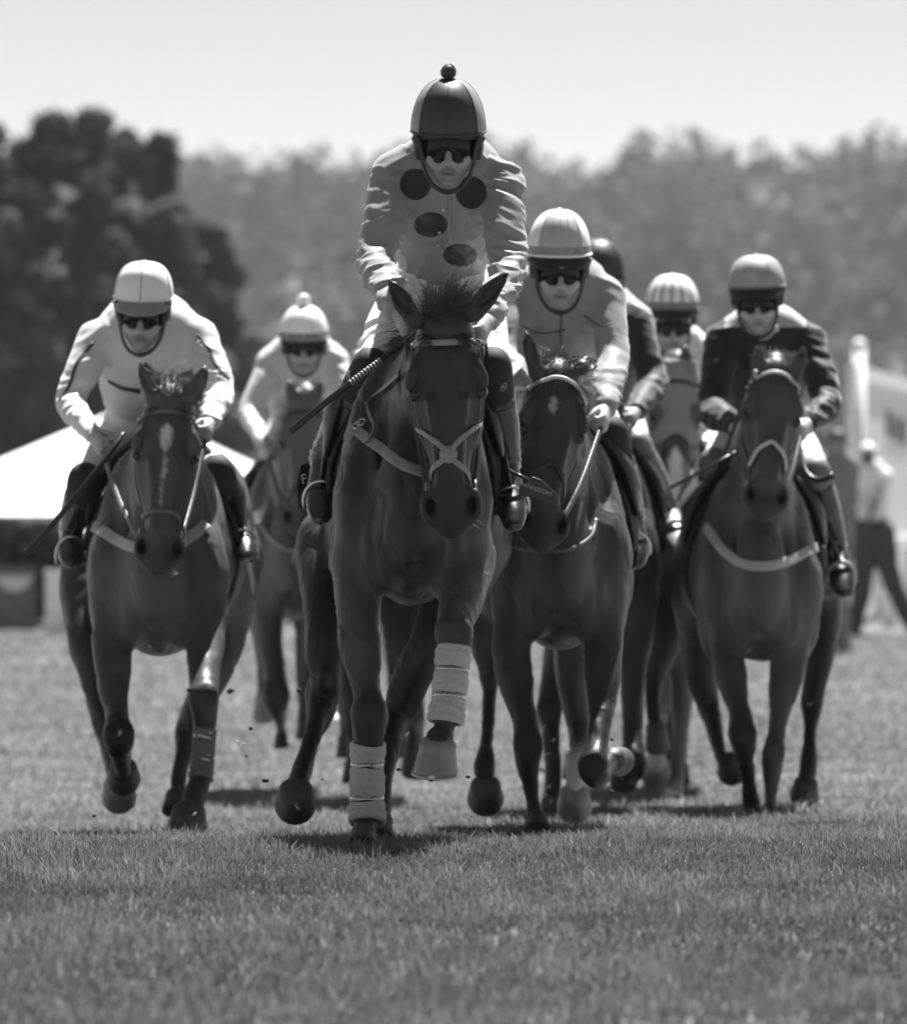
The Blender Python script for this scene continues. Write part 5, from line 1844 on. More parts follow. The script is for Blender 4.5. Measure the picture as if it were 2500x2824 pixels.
# ---------- 1: leader
lead = dict(
    label='dark bay horse leading the race with pale bandages on both forelegs', seed=1, d0=20.0, cx=1136, bot=1697, w=.93, h=.0065, tone=.027, hs=1.0,
    poll=(1224, 893, -.42), nose=(1243, 1452), hyaw=-3,
    ears=[((1135, 868, -.42), (1070, 770, -.46)), ((1316, 850, -.42), (1399, 752, -.46))], ear_r=.033,
    lock_n=1600, lock_up=.105, lock_r=.0013, lean=.01, whiskers=70, tail=(1095, 1880, 2.05, 60), tail_n=700, mane_side=-1,
    breast=[(985, 1190), (1020, 1215), (1060, 1245), (1100, 1275), (1135, 1295), (1165, 1305)], breast_w=31,
    bridle=dict(mat=M_leather, brow_mat=M_leather_pale, brow_arc=-.004, brow_u=.058, nose='cross', nose_mat=M_leather_pale, brow_w=.020),
    legs=[
        dict(j=[(985, 1540, .16, 150), (985, 1633, .10, 128), (991, 1765, .05, 108), (1002, 1854, .03, 86), (1012, 1920, 0, 71), (1018, 1975, -.03, 97), (1016, 2030, -.02, 88), (1013, 2090, .0, 64), (1012, 2200, 0, 62), (1012, 2255, -.02, 72), (1006, 2290, -.06, 58), (1001, 2308, -.08, 66)],
             knee=5, mus=2, tone=[0.057, 0.057, 0.0512, 0.0454, 0.04, 0.0342, 0.0285, 0.0229, 0.0229, 0.0229, 0.0229, 0.0229], hoof=((1002, 2300, -.08), (997, 2342, -.13), 86), deep=1.2),
        dict(j=[(1288, 1540, .16, 150), (1275, 1633, .0, 132), (1258, 1700, -.16, 100), (1255, 1748, -.26, 100), (1252, 1790, -.28, 82), (1243, 1876, -.30, 64), (1230, 1975, -.32, 66), (1221, 2018, -.33, 54), (1208, 2052, -.36, 78)],
             knee=3, tone=[0.057, 0.0627, 0.0685, 0.057, 0.0342, 0.0342, 0.0342, 0.0342, 0.0285], hoof=((1207, 2058, -.36), (1203, 2130, -.345), 126), hoofmat=M_hoof, shoe=True, deep=1.15, toe=(-.15, -1, .1)),
        dict(j=[(905, 1520, 1.62, 190), (890, 1640, 1.45, 120), (890, 1720, 1.38, 106), (888, 1800, 1.36, 106), (894, 1863, 1.46, 80), (887, 1910, 1.52, 98), (882, 1960, 1.48, 82), (866, 2015, 1.38, 52), (846, 2080, 1.33, 46), (830, 2130, 1.27, 60), (818, 2180, 1.17, 62)],
             tone=[0.0512, 0.0229, 0.0171, 0.0137, 0.0114, 0.0114, 0.0114, 0.00914, 0.00914, 0.00914, 0.00914], hoof=((816, 2186, 1.15), (813, 2205, 1.225), 116), deep=1.25, toe=(0, -.2, -1)),
        dict(j=[(1300, 1500, 1.62, 220), (1240, 1650, 1.4, 150), (1180, 1780, 1.3, 112), (1130, 1880, 1.35, 104), (1100, 1960, 1.42, 88), (1080, 2040, 1.3, 60), (1062, 2130, 1.15, 48), (1050, 2210, 1.05, 50), (1045, 2262, 1.0, 58)],
             tone=[0.0512, 0.0229, 0.0171, 0.0137, 0.0114, 0.0114, 0.0114, 0.00914, 0.00914], hoof=((1042, 2265, .99), (1036, 2322, .93), 100), deep=1.25),
    ])
# ---------- 2: left, blaze
left = dict(
    label='bay horse at far left with a white blaze and a striped breast girth', seed=2, d0=23.3, cx=432, bot=1838, w=.98, h=.010, tone=.082, hs=.98,
    poll=(468, 1098, -.42), nose=(438, 1556), hyaw=4,
    ears=[((418, 1085, -.40), (383, 994, -.42)), ((535, 1085, -.40), (569, 1008, -.42))], lock_n=420, lock_up=.075, lockmat=M_hair_lt, whiskers=30,
    breast=[(222, 1410), (260, 1450), (310, 1482), (360, 1505), (410, 1518), (460, 1512), (510, 1490), (545, 1465), (566, 1448)], breast_w=32,
    breast_mat=mat('striped_girth', .40, rough=.6, var=.1),
    blaze=[(.09, .215, -.004, -.004, .030, .022, .6), (.15, .44, .002, -.012, .016, .010, .48)],
    bridle=dict(mat=M_leather_br, brow_arc=.022, brow_u=.05, nose_u=.425, nose_bow=.012, brow_w=.015, nose_w=.017), mane_side=1,
    legs=[
        dict(j=[(312, 1690, .12, 125), (310, 1765, .03, 105), (310, 1898, -.10, 84), (322, 1978, -.2, 68), (328, 2030, -.27, 86), (332, 2072, -.18, 62), (338, 2105, .05, 50), (340, 2120, .2, 54), (340, 2130, .26, 50)],
             knee=4, mus=1, tone=[0.0685, 0.0685, 0.0627, 0.0454, 0.00685, 0.00685, 0.00685, 0.00685, 0.00685], hoof=((340, 2122, .24), (341, 2138, .32), 94), deep=1.15, toe=(0, .2, -1)),
        dict(j=[(556, 1690, .12, 125), (568, 1765, .03, 105), (563, 1870, -.12, 84), (563, 1925, -.2, 84), (565, 1985, -.18, 64), (560, 2060, -.2, 54), (556, 2130, -.22, 54), (546, 2170, -.24, 62), (532, 2212, -.28, 62)],
             knee=3, mus=1, tone=[0.0685, 0.0685, 0.0685, 0.0342, 0.0229, 0.0229, 0.0229, 0.0229, 0.0229], hoof=((520, 2244, -.30), (516, 2274, -.225), 114), deep=1.15, hoofmat=M_hoof_dk, toe=(0, -.3, -1)),
        dict(j=[(243, 1540, 1.65, 150), (232, 1700, 1.5, 120), (255, 1850, 1.35, 90), (292, 1990, 1.45, 76), (303, 2070, 1.35, 50), (316, 2130, 1.2, 48), (325, 2155, 1.15, 52)],
             tone=[0.057, 0.04, 0.0285, 0.0229, 0.0171, 0.0171, 0.0171], hoof=((326, 2168, 1.13), (329, 2188, 1.20), 98), toe=(0, -.3, -1), hoofmat=M_hoof, deep=1.25),
        dict(j=[(640, 1540, 1.65, 170), (612, 1760, 1.45, 130), (560, 1910, 1.3, 84), (520, 2000, 1.4, 74), (503, 2090, 1.3, 48), (492, 2160, 1.2, 50), (490, 2200, 1.15, 50)],
             tone=[0.057, 0.0454, 0.0342, 0.0229, 0.0229, 0.0229, 0.0229], hoof=((490, 2198, 1.15), (488, 2245, 1.1), 86), deep=1.25),
    ])
# ---------- 3: second from the leader
second = dict(
    label='bay horse with a beaded browband and a small star close behind the leader', seed=3, d0=22.3, cx=1545, bot=1819, w=.94, h=.010, tone=.046, hs=.97,
    poll=(1543, 1030, -.42), nose=(1500, 1480), hyaw=8,
    ears=[((1474, 1015, -.42), (1448, 909, -.44)), ((1612, 1010, -.36), (1650, 990, -.22))], lock_n=500, lock_up=.07, lockmat=M_hair_lt, whiskers=50,
    blaze=[(.085, .16, -.012, -.012, .022, .016, .42)],
    breast=[(1362, 1476), (1400, 1503), (1450, 1517), (1510, 1521), (1560, 1517), (1600, 1500), (1630, 1470), (1642, 1435)], breast_w=9, breast_mat=M_leather_br,
    bridle=dict(mat=M_leather, brow_arc=.045, brow_u=.022, beads=True, nose_u=.345, nose_bow=.085, nose_w=.02), mane_side=1,
    legs=[
        dict(j=[(1420, 1660, .12, 120), (1408, 1791, .05, 104), (1420, 1889, 0, 88), (1447, 1987, -.05, 74), (1455, 2058, -.08, 83), (1453, 2100, -.08, 68), (1461, 2160, -.06, 52), (1468, 2207, -.05, 45), (1472, 2242, -.06, 54), (1478, 2268, -.1, 58)],
             knee=4, mus=1, tone=[0.057, 0.0454, 0.0342, 0.0229, 0.0137, 0.0114, 0.0114, 0.0114, 0.0114, 0.0114], hoof=((1478, 2262, -.1), (1482, 2302, -.15), 80), deep=1.2),
        dict(j=[(1665, 1660, .12, 120), (1662, 1791, .0, 104), (1661, 1889, -.1, 88), (1655, 1987, -.2, 70), (1645, 2060, -.28, 64), (1638, 2118, -.32, 84), (1648, 2140, -.2, 62), (1675, 2112, .1, 50), (1690, 2095, .2, 50)],
             knee=5, mus=1, tone=[0.057, 0.057, 0.04, 0.0229, 0.0137, 0.00914, 0.00914, 0.0114, 0.0114], hoof=((1690, 2092, .2), (1708, 2086, .32), 84), deep=1.15, toe=(.1, .2, -1)),
        dict(j=[(1390, 1560, 1.65, 170), (1350, 1740, 1.5, 120), (1350, 1840, 1.48, 70), (1349, 1900, 1.5, 46), (1346, 1980, 1.42, 41), (1340, 2060, 1.34, 43), (1337, 2110, 1.28, 62), (1338, 2145, 1.28, 52)],
             tone=[0.057, 0.0342, 0.0229, 0.0137, 0.0114, 0.0114, 0.0114, 0.0114], hoof=((1338, 2172, 1.26), (1338, 2192, 1.335), 102), deep=1.25, toe=(0, -.2, -1)),
        dict(j=[(1640, 1560, 1.65, 180), (1590, 1760, 1.45, 120), (1578, 1890, 1.45, 86), (1592, 1985, 1.5, 68), (1594, 2060, 1.4, 50), (1586, 2120, 1.3, 58), (1584, 2165, 1.25, 62)],
             tone=[0.057, 0.04, 0.0285, 0.0229, 0.057, 0.5, 0.5], hoof=((1584, 2192, 1.24), (1583, 2216, 1.31), 98), hoofmat=M_hoof, deep=1.25, toe=(0, -.2, -1)),
    ])
# ---------- 4: behind the second horse
third = dict(
    label='dark horse almost hidden behind the beaded browband horse', seed=4, d0=26.3, cx=1655, bot=1765, w=.92, h=.012, tone=.04, hs=.97,
    poll=(1650, 1065, -.42), nose=(1640, 1490), ears=[((1600, 1045, -.4), (1580, 970, -.4)), ((1690, 1045, -.4), (1706, 985, -.36))], lock_n=150, cloth_lo=.34,
    legs=[
        dict(j=[(1560, 1650, .12, 110), (1545, 1750, .05, 90), (1525, 1860, .0, 68), (1514, 1958, -.1, 74), (1517, 2010, -.08, 56), (1524, 2100, -.06, 46), (1522, 2180, -.05, 52), (1519, 2212, -.08, 54)],
             knee=3, tone=[0.0454, 0.0454, 0.0342, 0.0137, 0.0114, 0.0114, 0.0114, 0.0114], hoof=((1519, 2212, -.08), (1517, 2250, -.1), 70), deep=1.2),
        dict(j=[(1755, 1650, .12, 115), (1750, 1760, .05, 100), (1745, 1860, -.05, 76), (1743, 1950, -.15, 66), (1745, 2040, -.22, 56), (1747, 2108, -.26, 72), (1738, 2135, -.12, 52), (1722, 2130, .1, 48)],
             knee=5, tone=[0.057, 0.057, 0.0454, 0.0342, 0.0229, 0.00914, 0.0114, 0.0114], hoof=((1722, 2126, .12), (1719, 2138, .20), 82), deep=1.15, toe=(0, .2, -1)),
        dict(j=[(1590, 1560, 1.65, 160), (1600, 1740, 1.5, 110), (1605, 1860, 1.45, 80), (1602, 1960, 1.5, 64), (1598, 2040, 1.4, 44), (1592, 2090, 1.3, 46)],
             tone=[0.0454, 0.0342, 0.0229, 0.0229, 0.0229, 0.0229], hoof=((1590, 2090, 1.3), (1588, 2150, 1.3), 80), deep=1.25),
        dict(j=[(1815, 1520, 1.6, 170), (1842, 1640, 1.5, 130), (1832, 1760, 1.4, 96), (1806, 1850, 1.45, 66), (1800, 1930, 1.4, 46), (1806, 2000, 1.3, 42)],
             tone=[0.0342, 0.016, 0.0137, 0.0137, 0.0137, 0.0137], hoof=((1808, 2010, 1.3), (1812, 2060, 1.35), 70), deep=1.25),
    ])
# ---------- 5: hooded
hooded = dict(
    label='horse in a pale hood with round eye holes and a broad white blaze', seed=5, d0=29.2, cx=1852, bot=1775, w=.95, h=.012, tone=.10, hs=.98,
    poll=(1866, 1020, -.42), nose=(1860, 1408), ears=[((1822, 1035, -.4), (1806, 950, -.4)), ((1900, 1035, -.4), (1884, 945, -.4))], lock_n=60, hood=True,
    blaze=[(.33, .58, 0, .0, .030, .040, .7)],
    bridle=dict(mat=M_leather, nose_u=.31, nose_bow=.07, nose_w=.05, brow_u=.05),
    legs=[
        dict(j=[(1790, 1680, .12, 105), (1798, 1800, 0, 84), (1806, 1900, -.1, 66), (1812, 1960, -.15, 66), (1808, 2020, -.12, 46), (1808, 2070, -.1, 52), (1809, 2105, -.1, 58)],
             tone=[0.0798, 0.0798, 0.0798, 0.0798, 0.4, 0.5, 0.5], hoof=((1809, 2112, -.1), (1808, 2126, -.03), 88), hoofmat=M_hoof, deep=1.15, toe=(0, -.2, -1)),
        dict(j=[(1895, 1680, .12, 105), (1882, 1800, .05, 80), (1872, 1890, .02, 60), (1874, 1950, 0, 62), (1876, 2010, 0, 46), (1868, 2090, 0, 37), (1862, 2150, 0, 48), (1857, 2190, -.05, 50)],
             tone=[0.0798, 0.0914, 0.0914, 0.0914, 0.0914, 0.0914, 0.103, 0.3], hoof=((1856, 2188, -.05), (1853, 2226, -.08), 62), hoofmat=M_white_paint, deep=1.2),
        dict(j=[(1790, 1600, 1.6, 150), (1800, 1760, 1.5, 100), (1815, 1880, 1.45, 70), (1822, 1980, 1.5, 56), (1826, 2080, 1.4, 40), (1828, 2120, 1.35, 42)], tone=[0.0798, 0.0685, 0.057, 0.057, 0.057, 0.057], hoof=((1828, 2118, 1.35), (1828, 2165, 1.3), 66), deep=1.2),
        dict(j=[(1915, 1600, 1.6, 150), (1900, 1760, 1.5, 96), (1885, 1880, 1.45, 66), (1880, 1980, 1.5, 52), (1876, 2080, 1.4, 38), (1874, 2120, 1.35, 40)], tone=[0.0798, 0.0685, 0.057, 0.057, 0.057, 0.057], hoof=((1874, 2118, 1.35), (1874, 2165, 1.3), 60), deep=1.2),
    ])
# ---------- 6: right
right = dict(
    label='brown horse at right with beaded browband and noseband and a white breast strap', seed=6, d0=25.6, cx=2095, bot=1850, w=.96, h=.010, tone=.068, hs=.97,
    poll=(2142, 1012, -.42), nose=(2112, 1398), hyaw=3,
    ears=[((2092, 1030, -.40), (2081, 947, -.42)), ((2194, 1030, -.40), (2218, 950, -.42))], lock_n=380, lock_up=.06, lockmat=M_hair_lt, whiskers=20,
    breast=[(1950, 1452), (1975, 1495), (2010, 1530), (2050, 1555), (2094, 1563), (2150, 1555), (2205, 1532), (2250, 1508), (2270, 1496)], breast_w=27, breast_mat=M_leather_wh,
    bridle=dict(mat=M_leather, brow_arc=.04, brow_u=.03, beads=True, nose_beads=True, nose_u=.34, nose_bow=.075), mane_side=1,
    legs=[
        dict(j=[(2000, 1680, .12, 112), (2004, 1800, .0, 90), (2016, 1890, -.08, 74), (2038, 1960, -.12, 66), (2046, 2030, -.15, 78), (2053, 2085, -.1, 54), (2062, 2150, 0, 38), (2068, 2195, .08, 46), (2070, 2212, .1, 50)],
             knee=4, mus=1, tone=[0.057, 0.04, 0.0342, 0.0171, 0.00914, 0.00914, 0.00914, 0.00914, 0.00914], hoof=((2070, 2206, .1), (2073, 2250, .12), 62), deep=1.15),
        dict(j=[(2182, 1680, .12, 112), (2177, 1800, .1, 98), (2160, 1900, .05, 80), (2142, 2015, .0, 52), (2133, 2080, -.03, 67), (2130, 2130, 0, 52), (2126, 2195, 0, 36), (2126, 2235, 0, 42), (2125, 2250, -.03, 42)],
             knee=4, mus=1, tone=[0.0685, 0.0685, 0.0685, 0.0627, 0.057, 0.057, 0.0512, 0.0512, 0.0512], hoof=((2125, 2244, -.03), (2124, 2280, -.06), 60), deep=1.2),
        dict(j=[(2240, 1560, 1.65, 170), (2262, 1700, 1.5, 116), (2262, 1810, 1.4, 78), (2248, 1880, 1.42, 66), (2238, 1935, 1.46, 62), (2232, 2030, 1.35, 35), (2231, 2105, 1.3, 52), (2224, 2145, 1.28, 48)],
             tone=[0.057, 0.0342, 0.0171, 0.0114, 0.00914, 0.00914, 0.00914, 0.00914], hoof=((2221, 2164, 1.27), (2216, 2186, 1.34), 82), deep=1.25, toe=(0, -.2, -1)),
        dict(j=[(1960, 1560, 1.65, 160), (1930, 1730, 1.5, 112), (1925, 1830, 1.42, 92), (1948, 1930, 1.5, 70), (1968, 2010, 1.4, 50), (1985, 2080, 1.3, 40), (2005, 2110, 1.28, 46)],
             tone=[0.057, 0.0342, 0.0229, 0.0171, 0.0137, 0.0137, 0.0137], hoof=((2012, 2102, 1.28), (2018, 2118, 1.35), 84), deep=1.25, toe=(0, -.2, -1)),
    ])
# ---------- 7: back left
backleft = dict(
    label='brown horse running at the back between the left horse and the leader', seed=7, d0=30.2, cx=805, bot=1728, w=.94, h=.012, tone=.10, hs=.98,
    poll=(842, 1105, -.42), nose=(828, 1465), ears=[((806, 1100, -.4), (795, 1045, -.4)), ((872, 1100, -.4), (884, 1045, -.4))], lock_n=120, cloth_lo=.38,
    breast=[(712, 1440), (740, 1475), (770, 1502), (800, 1518), (830, 1510)], breast_w=14, breast_mat=M_leather_pale,
    legs=[
        dict(j=[(735, 1620, .12, 105), (742, 1720, .05, 86), (748, 1800, 0, 70), (758, 1870, -.06, 66), (762, 1925, -.1, 76), (770, 1965, -.02, 48), (775, 2010, .05, 30), (775, 2035, .05, 34)],
             knee=4, tone=[0.0798, 0.0685, 0.057, 0.0454, 0.0342, 0.0454, 0.137, 0.137], hoof=((775, 2030, .05), (776, 2062, .02), 42), deep=1.15),
        dict(j=[(885, 1620, .12, 105), (870, 1730, .0, 80), (862, 1840, -.1, 64), (860, 1930, -.15, 60), (868, 1980, 0, 40), (880, 1985, .15, 40)],
             tone=[0.0798, 0.057, 0.0454, 0.0342, 0.0342, 0.0342], hoof=((890, 1985, .2), (906, 1990, .3), 60), deep=1.15, hoofmat=M_white_paint),
        dict(j=[(740, 1560, 1.65, 150), (735, 1700, 1.5, 100), (738, 1810, 1.45, 70), (735, 1890, 1.5, 54), (730, 1930, 1.4, 44)], tone=[0.0685, 0.0685, 0.057, 0.057, 0.057],
             hoof=((728, 1925, 1.35), (726, 1978, 1.4), 62), hoofmat=M_hoof, deep=1.2),
        dict(j=[(870, 1560, 1.65, 150), (860, 1700, 1.5, 100), (850, 1810, 1.45, 70), (845, 1900, 1.5, 54), (842, 1990, 1.4, 40)], tone=[0.0685, 0.0685, 0.057, 0.057, 0.057], hoof=((842, 1990, 1.4), (842, 2040, 1.4), 56), deep=1.2),
    ])
# ---------- 8: hidden behind the leader
hidden = dict(
    label='dark horse hidden behind the leader, only its legs and flank showing', seed=8, d0=28.4, cx=1035, bot=1740, w=.94, h=.013, tone=.04, hs=.98,
    poll=(1085, 1090, -.42), nose=(1080, 1480), ears=[((1050, 1085, -.4), (1040, 1030, -.4)), ((1118, 1085, -.4), (1130, 1030, -.4))], lock_n=80,
    legs=[
        dict(j=[(965, 1640, .12, 110), (960, 1760, .05, 84), (962, 1860, 0, 64), (968, 1940, -.05, 66), (972, 2030, 0, 40), (975, 2110, 0, 44)], tone=[0.0454, 0.0342, 0.0229, 0.0229, 0.0229, 0.0229], hoof=((975, 2110, 0), (974, 2160, -.03), 66), deep=1.15),
        dict(j=[(1115, 1640, .12, 110), (1120, 1760, 0, 80), (1130, 1860, -.1, 62), (1140, 1950, -.15, 64), (1146, 2010, 0, 46), (1143, 2050, .1, 48)], tone=[0.0454, 0.0342, 0.0229, 0.0229, 0.0229, 0.0229], hoof=((1143, 2050, .12), (1142, 2125, .2), 74), deep=1.15),
        dict(j=[(965, 1560, 1.65, 150), (950, 1720, 1.5, 100), (952, 1840, 1.45, 70), (955, 1930, 1.5, 54), (955, 2040, 1.4, 40)], tone=[0.0454, 0.0342, 0.0342, 0.0342, 0.0342], hoof=((955, 2040, 1.4), (955, 2090, 1.4), 60), deep=1.2),
        dict(j=[(1100, 1560, 1.65, 150), (1105, 1720, 1.5, 100), (1100, 1840, 1.45, 70), (1095, 1930, 1.5, 54), (1095, 2040, 1.4, 40)], tone=[0.0454, 0.0342, 0.0342, 0.0342, 0.0342], hoof=((1095, 2040, 1.4), (1095, 2090, 1.4), 60), deep=1.2),
    ])

ONLY = None
HS = {}
for nm, sp in (('lead', lead), ('left', left), ('second', second), ('third', third), ('hooded', hooded), ('right', right), ('backleft', backleft), ('hidden', hidden)):
    if ONLY and nm not in ONLY: continue
    HS[nm] = horse(sp)
    print('horse', nm, round(time.time() - T0, 1), len(HS[nm].V_))

# leg gear
if 'lead' in HS:
    H = HS['lead']
    leg_wrap(H, [(1015, 2046, -.01, 86), (1013, 2090, 0, 80), (1012, 2160, 0, 80), (1012, 2225, 0, 84), (1012, 2272, -.02, 90)], 'bandage', M_bandage, tapes=(.335, .667), bulge=3)
    leg_wrap(H, [(1251, 1780, -.28, 82), (1247, 1830, -.29, 82), (1241, 1890, -.30, 80), (1234, 1945, -.315, 82), (1227, 1995, -.325, 92)], 'bandage', M_bandage, tapes=(.335, .667), bulge=3)
if 'left' in HS:
    H = HS['left']
    leg_wrap(H, [(566, 2008, -.19, 54), (562, 2060, -.2, 52), (558, 2110, -.21, 54), (553, 2150, -.23, 60)], 'leg_boot', M_boot_horse, tapes=(.15, .55), bulge=1, amp=.002)
if 'hooded' in HS:
    H = HS['hooded']; hu, hv, hw = H.huvw
    ck = (hu > -.05) & (hu < .33) & (np.abs(hv) < .16) & (hw > -.27) & (hw < .09)
    for sx in (-1, 1): ck &= ~(((hu - .20) / .062) ** 2 + ((hv - sx * .098) / .05) ** 2 + ((hw + .06) / .07) ** 2 < 1)
    v, q = shell(H.V_, H.Q_, ck, .004, .005)
    link_np('hood', v, q, M_hood, H.root)

def text(s, loc, size, rot, m, parent, ext=.0008, xs=1.0):
    cu = bpy.data.curves.new('lettering', 'FONT'); cu.body = s; cu.size = size; cu.extrude = ext; cu.align_x = 'CENTER'; cu.align_y = 'CENTER'
    o = bpy.data.objects.new('lettering', cu); COL.objects.link(o)
    o.rotation_euler = rot; o.scale = (xs, 1, 1); o.location = loc
    bpy.context.view_layer.update()
    me = bpy.data.meshes.new_from_object(o.evaluated_get(bpy.context.evaluated_depsgraph_get()))
    me.transform(o.matrix_world); me.transform(Matrix.Translation(-base_of(parent)))
    bpy.data.objects.remove(o)
    q = bpy.data.objects.new('lettering', me); me.materials.clear(); me.materials.append(m); COL.objects.link(q); q.parent = parent
    return q

# ------------------------------------------------------------------ riders
M_silk1 = None
def pelv(sp): return P(sp['pel'][0], sp['pel'][1], sp['dj'] + (sp['pel'][2] if len(sp['pel']) > 2 else DD['pel']))
JS = {}
M_cap_dk = mat('dark_cap', .035, rough=.5, var=.1, bump=.05, bscale=300)
M_cap_mid = mat('mid_grey_cap', .26, rough=.45, var=.06)
M_cap_lt = mat('light_cap', .46, rough=.4, var=.05)
M_cap_wh = mat('white_cap_silk', .86, rough=.45, var=.04)
M_cap_gr = mat('grey_band', .2, rough=.6, var=.06)

if 'lead' in HS:
    sp = dict(label='leading jockey in a shiny grey jacket with dark round spots and a dark bobble cap', seed=1, dj=20.3, eye=(1236, 402), hs=1.06, pitch=8, roll=0, hyaw=0, h=.0045, hj=.006,
              shL=(1084, 486, .24), shR=(1380, 505, .24), elL=(1038, 720, .08), elR=(1400, 735, .08), wrL=(1104, 868, -.28), wrR=(1338, 892, -.28),
              sw=[122, 116, 100, 88, 58], hem=(1219, 690, .52), hem_w=262, chest_w=300, torso_t=.125, pel=(1219, 790, .66), back=.02, hump=.06,
              knL=(1020, 1015, .18), knR=(1358, 1012, .18), anL=(890, 1262, .46), anR=(1398, 1275, .46), toL=(882, 1425, .22), toR=(1415, 1442, .22), foot_w=.040, thigh=.092,
              gog=dict(top=.040, bot=-.041, ang=76), skin=.31, fold=.013,
              helm=dict(w=205, top=216, rim=362, sq=.80, mats=[M_cap_dk, M_cap_mid], panel=lambda a, t: 0 if abs(a) < 50 or abs(a) > 132 else 1, pom=.0245, pommat=M_cap_dk, seams=(0, 50, -50, 90, -90), trimmat=M_cap_dk, dip=.5))
    pl = pelv(sp); rl = Vector((pl.x, pl.y, pl.z - .1)); dq = 20.47; sc = S(dq)
    spots = []
    for (x, y, rx, ry) in ((1145, 508, 43, 43), (1299, 531, 43, 44), (1187, 617, 47, 33), (1268, 697, 47, 30)):
        p = P(x, y, dq) - rl; spots.append((p.x, p.z, rx / sc, ry / sc))
    sp['jacket'] = satin('spotted_silk', .27, .40, .25, spots, .02)
    JS['lead'] = J = jockey(sp)
    stirrup(HS['lead'], J, 'L'); stirrup(HS['lead'], J, 'R'); reins(HS['lead'], J)
    # placket and buttons
    C, N = J.jhug([(1244, 545), (1238, 590), (1232, 640), (1226, 692)])
    if len(C) > 2: ribbon('placket', C, N, .012, .003, sp['jacket'], J.root)
    bg_ = Bag()
    for (x, y) in ((1222, 578), (1211, 640), (1208, 676)):
        C, N = J.jhug([(x, y), (x, y + 1)], .003, 1)
        if C: bg_.ball(C[0], (.005, .003, .005), 8, 6)
    if bg_.v: bg_.build('button', M_bead, J.root)
    # emblem on each gaiter
    for s_, (x, y) in (('L', (962, 1036)), ('R', (1388, 1066))):
        o = Vector((0, 0, ZC)); dr = (P(x, y, 20.3) - o).normalized(); r = J.gb[s_].ray_cast(o, dr)
        if r[0] is None: continue
        n = r[1]; c = r[0] + n * .002; u = Vector((0, 0, 1)); u = (u - u.dot(n) * n).normalized(); w_ = u.cross(n)
        bg_ = Bag(); bg_.tube([c + (u * math.sin(a) * .015 + w_ * math.cos(a) * .011) for a in np.linspace(0, 2 * math.pi, 21)], .0014, 5)
        for k in (-1, 1): bg_.tube([c + w_ * .004 * k - u * .007, c + w_ * .004 * k + u * .007], .0012, 5)
        bg_.tube([c - w_ * .004, c + w_ * .004], .0012, 5)
        bg_.build('emblem', M_print, [g for g in J.root.children if g.name.startswith('gaiter')][0 if s_ == 'L' else 1])
    # breast strap fittings, neck strap and number cloth
    H = HS['lead']
    C, N = H.hugs([(1112, 1030), (1080, 1060), (1040, 1095), (1012, 1122)], .008)
    if len(C) > 3: ribbon('neck_strap', C, N, .018, .005, M_leather, H.root)
    C, N = H.hugs([(1010, 1118), (1030, 1150), (1044, 1180), (1030, 1215), (1020, 1222)], .014)
    if len(C) > 3: ribbon('strap_loop', C, N, .012, .005, M_leather_br, H.root)
    for (x, y) in ((988, 1178), (1000, 1170)):
        r = H.hug(x, y, .010)
        if r:
            u = Vector((0, 0, 1)); u = (u - u.dot(r[1]) * r[1]).normalized(); w_ = u.cross(r[1])
            bg_ = Bag(); bg_.tube([r[0] + (u * math.sin(a) + w_ * math.cos(a)) * .014 for a in np.linspace(0, 2 * math.pi, 17)], .003, 6); bg_.build('ring', M_steel, H.root)
    V = []; nu, nv = 8, 8
    for lay in (0, 1):
        for j in range(nv + 1):
            for i in range(nu + 1):
                u, v_ = i / nu, j / nv
                px = 912 - 82 * u - 8 * v_ * u + 6 * math.sin(v_ * 4 + u * 3); py = 1245 + 130 * v_ + 38 * u - 10 * v_ * u
                V.append(P(px, py, 21.02 + .05 * math.sin(u * 3) + .012 * math.sin(v_ * 7 + u * 2) + lay * .006))
    Fc = []; m_ = (nu + 1) * (nv + 1)
    for lay in (0, 1):
        for j in range(nv):
            for i in range(nu):
                p = lay * m_ + j * (nu + 1) + i; f_ = [p, p + 1, p + nu + 2, p + nu + 1]; Fc.append(f_ if lay else f_[::-1])
    nc = link_np('number_cloth', V, Fc, M_cloth_blk, H.root)
    text('F', P(838, 1322, 20.99), .045, (R(90), R(-12), 0), M_print, nc)
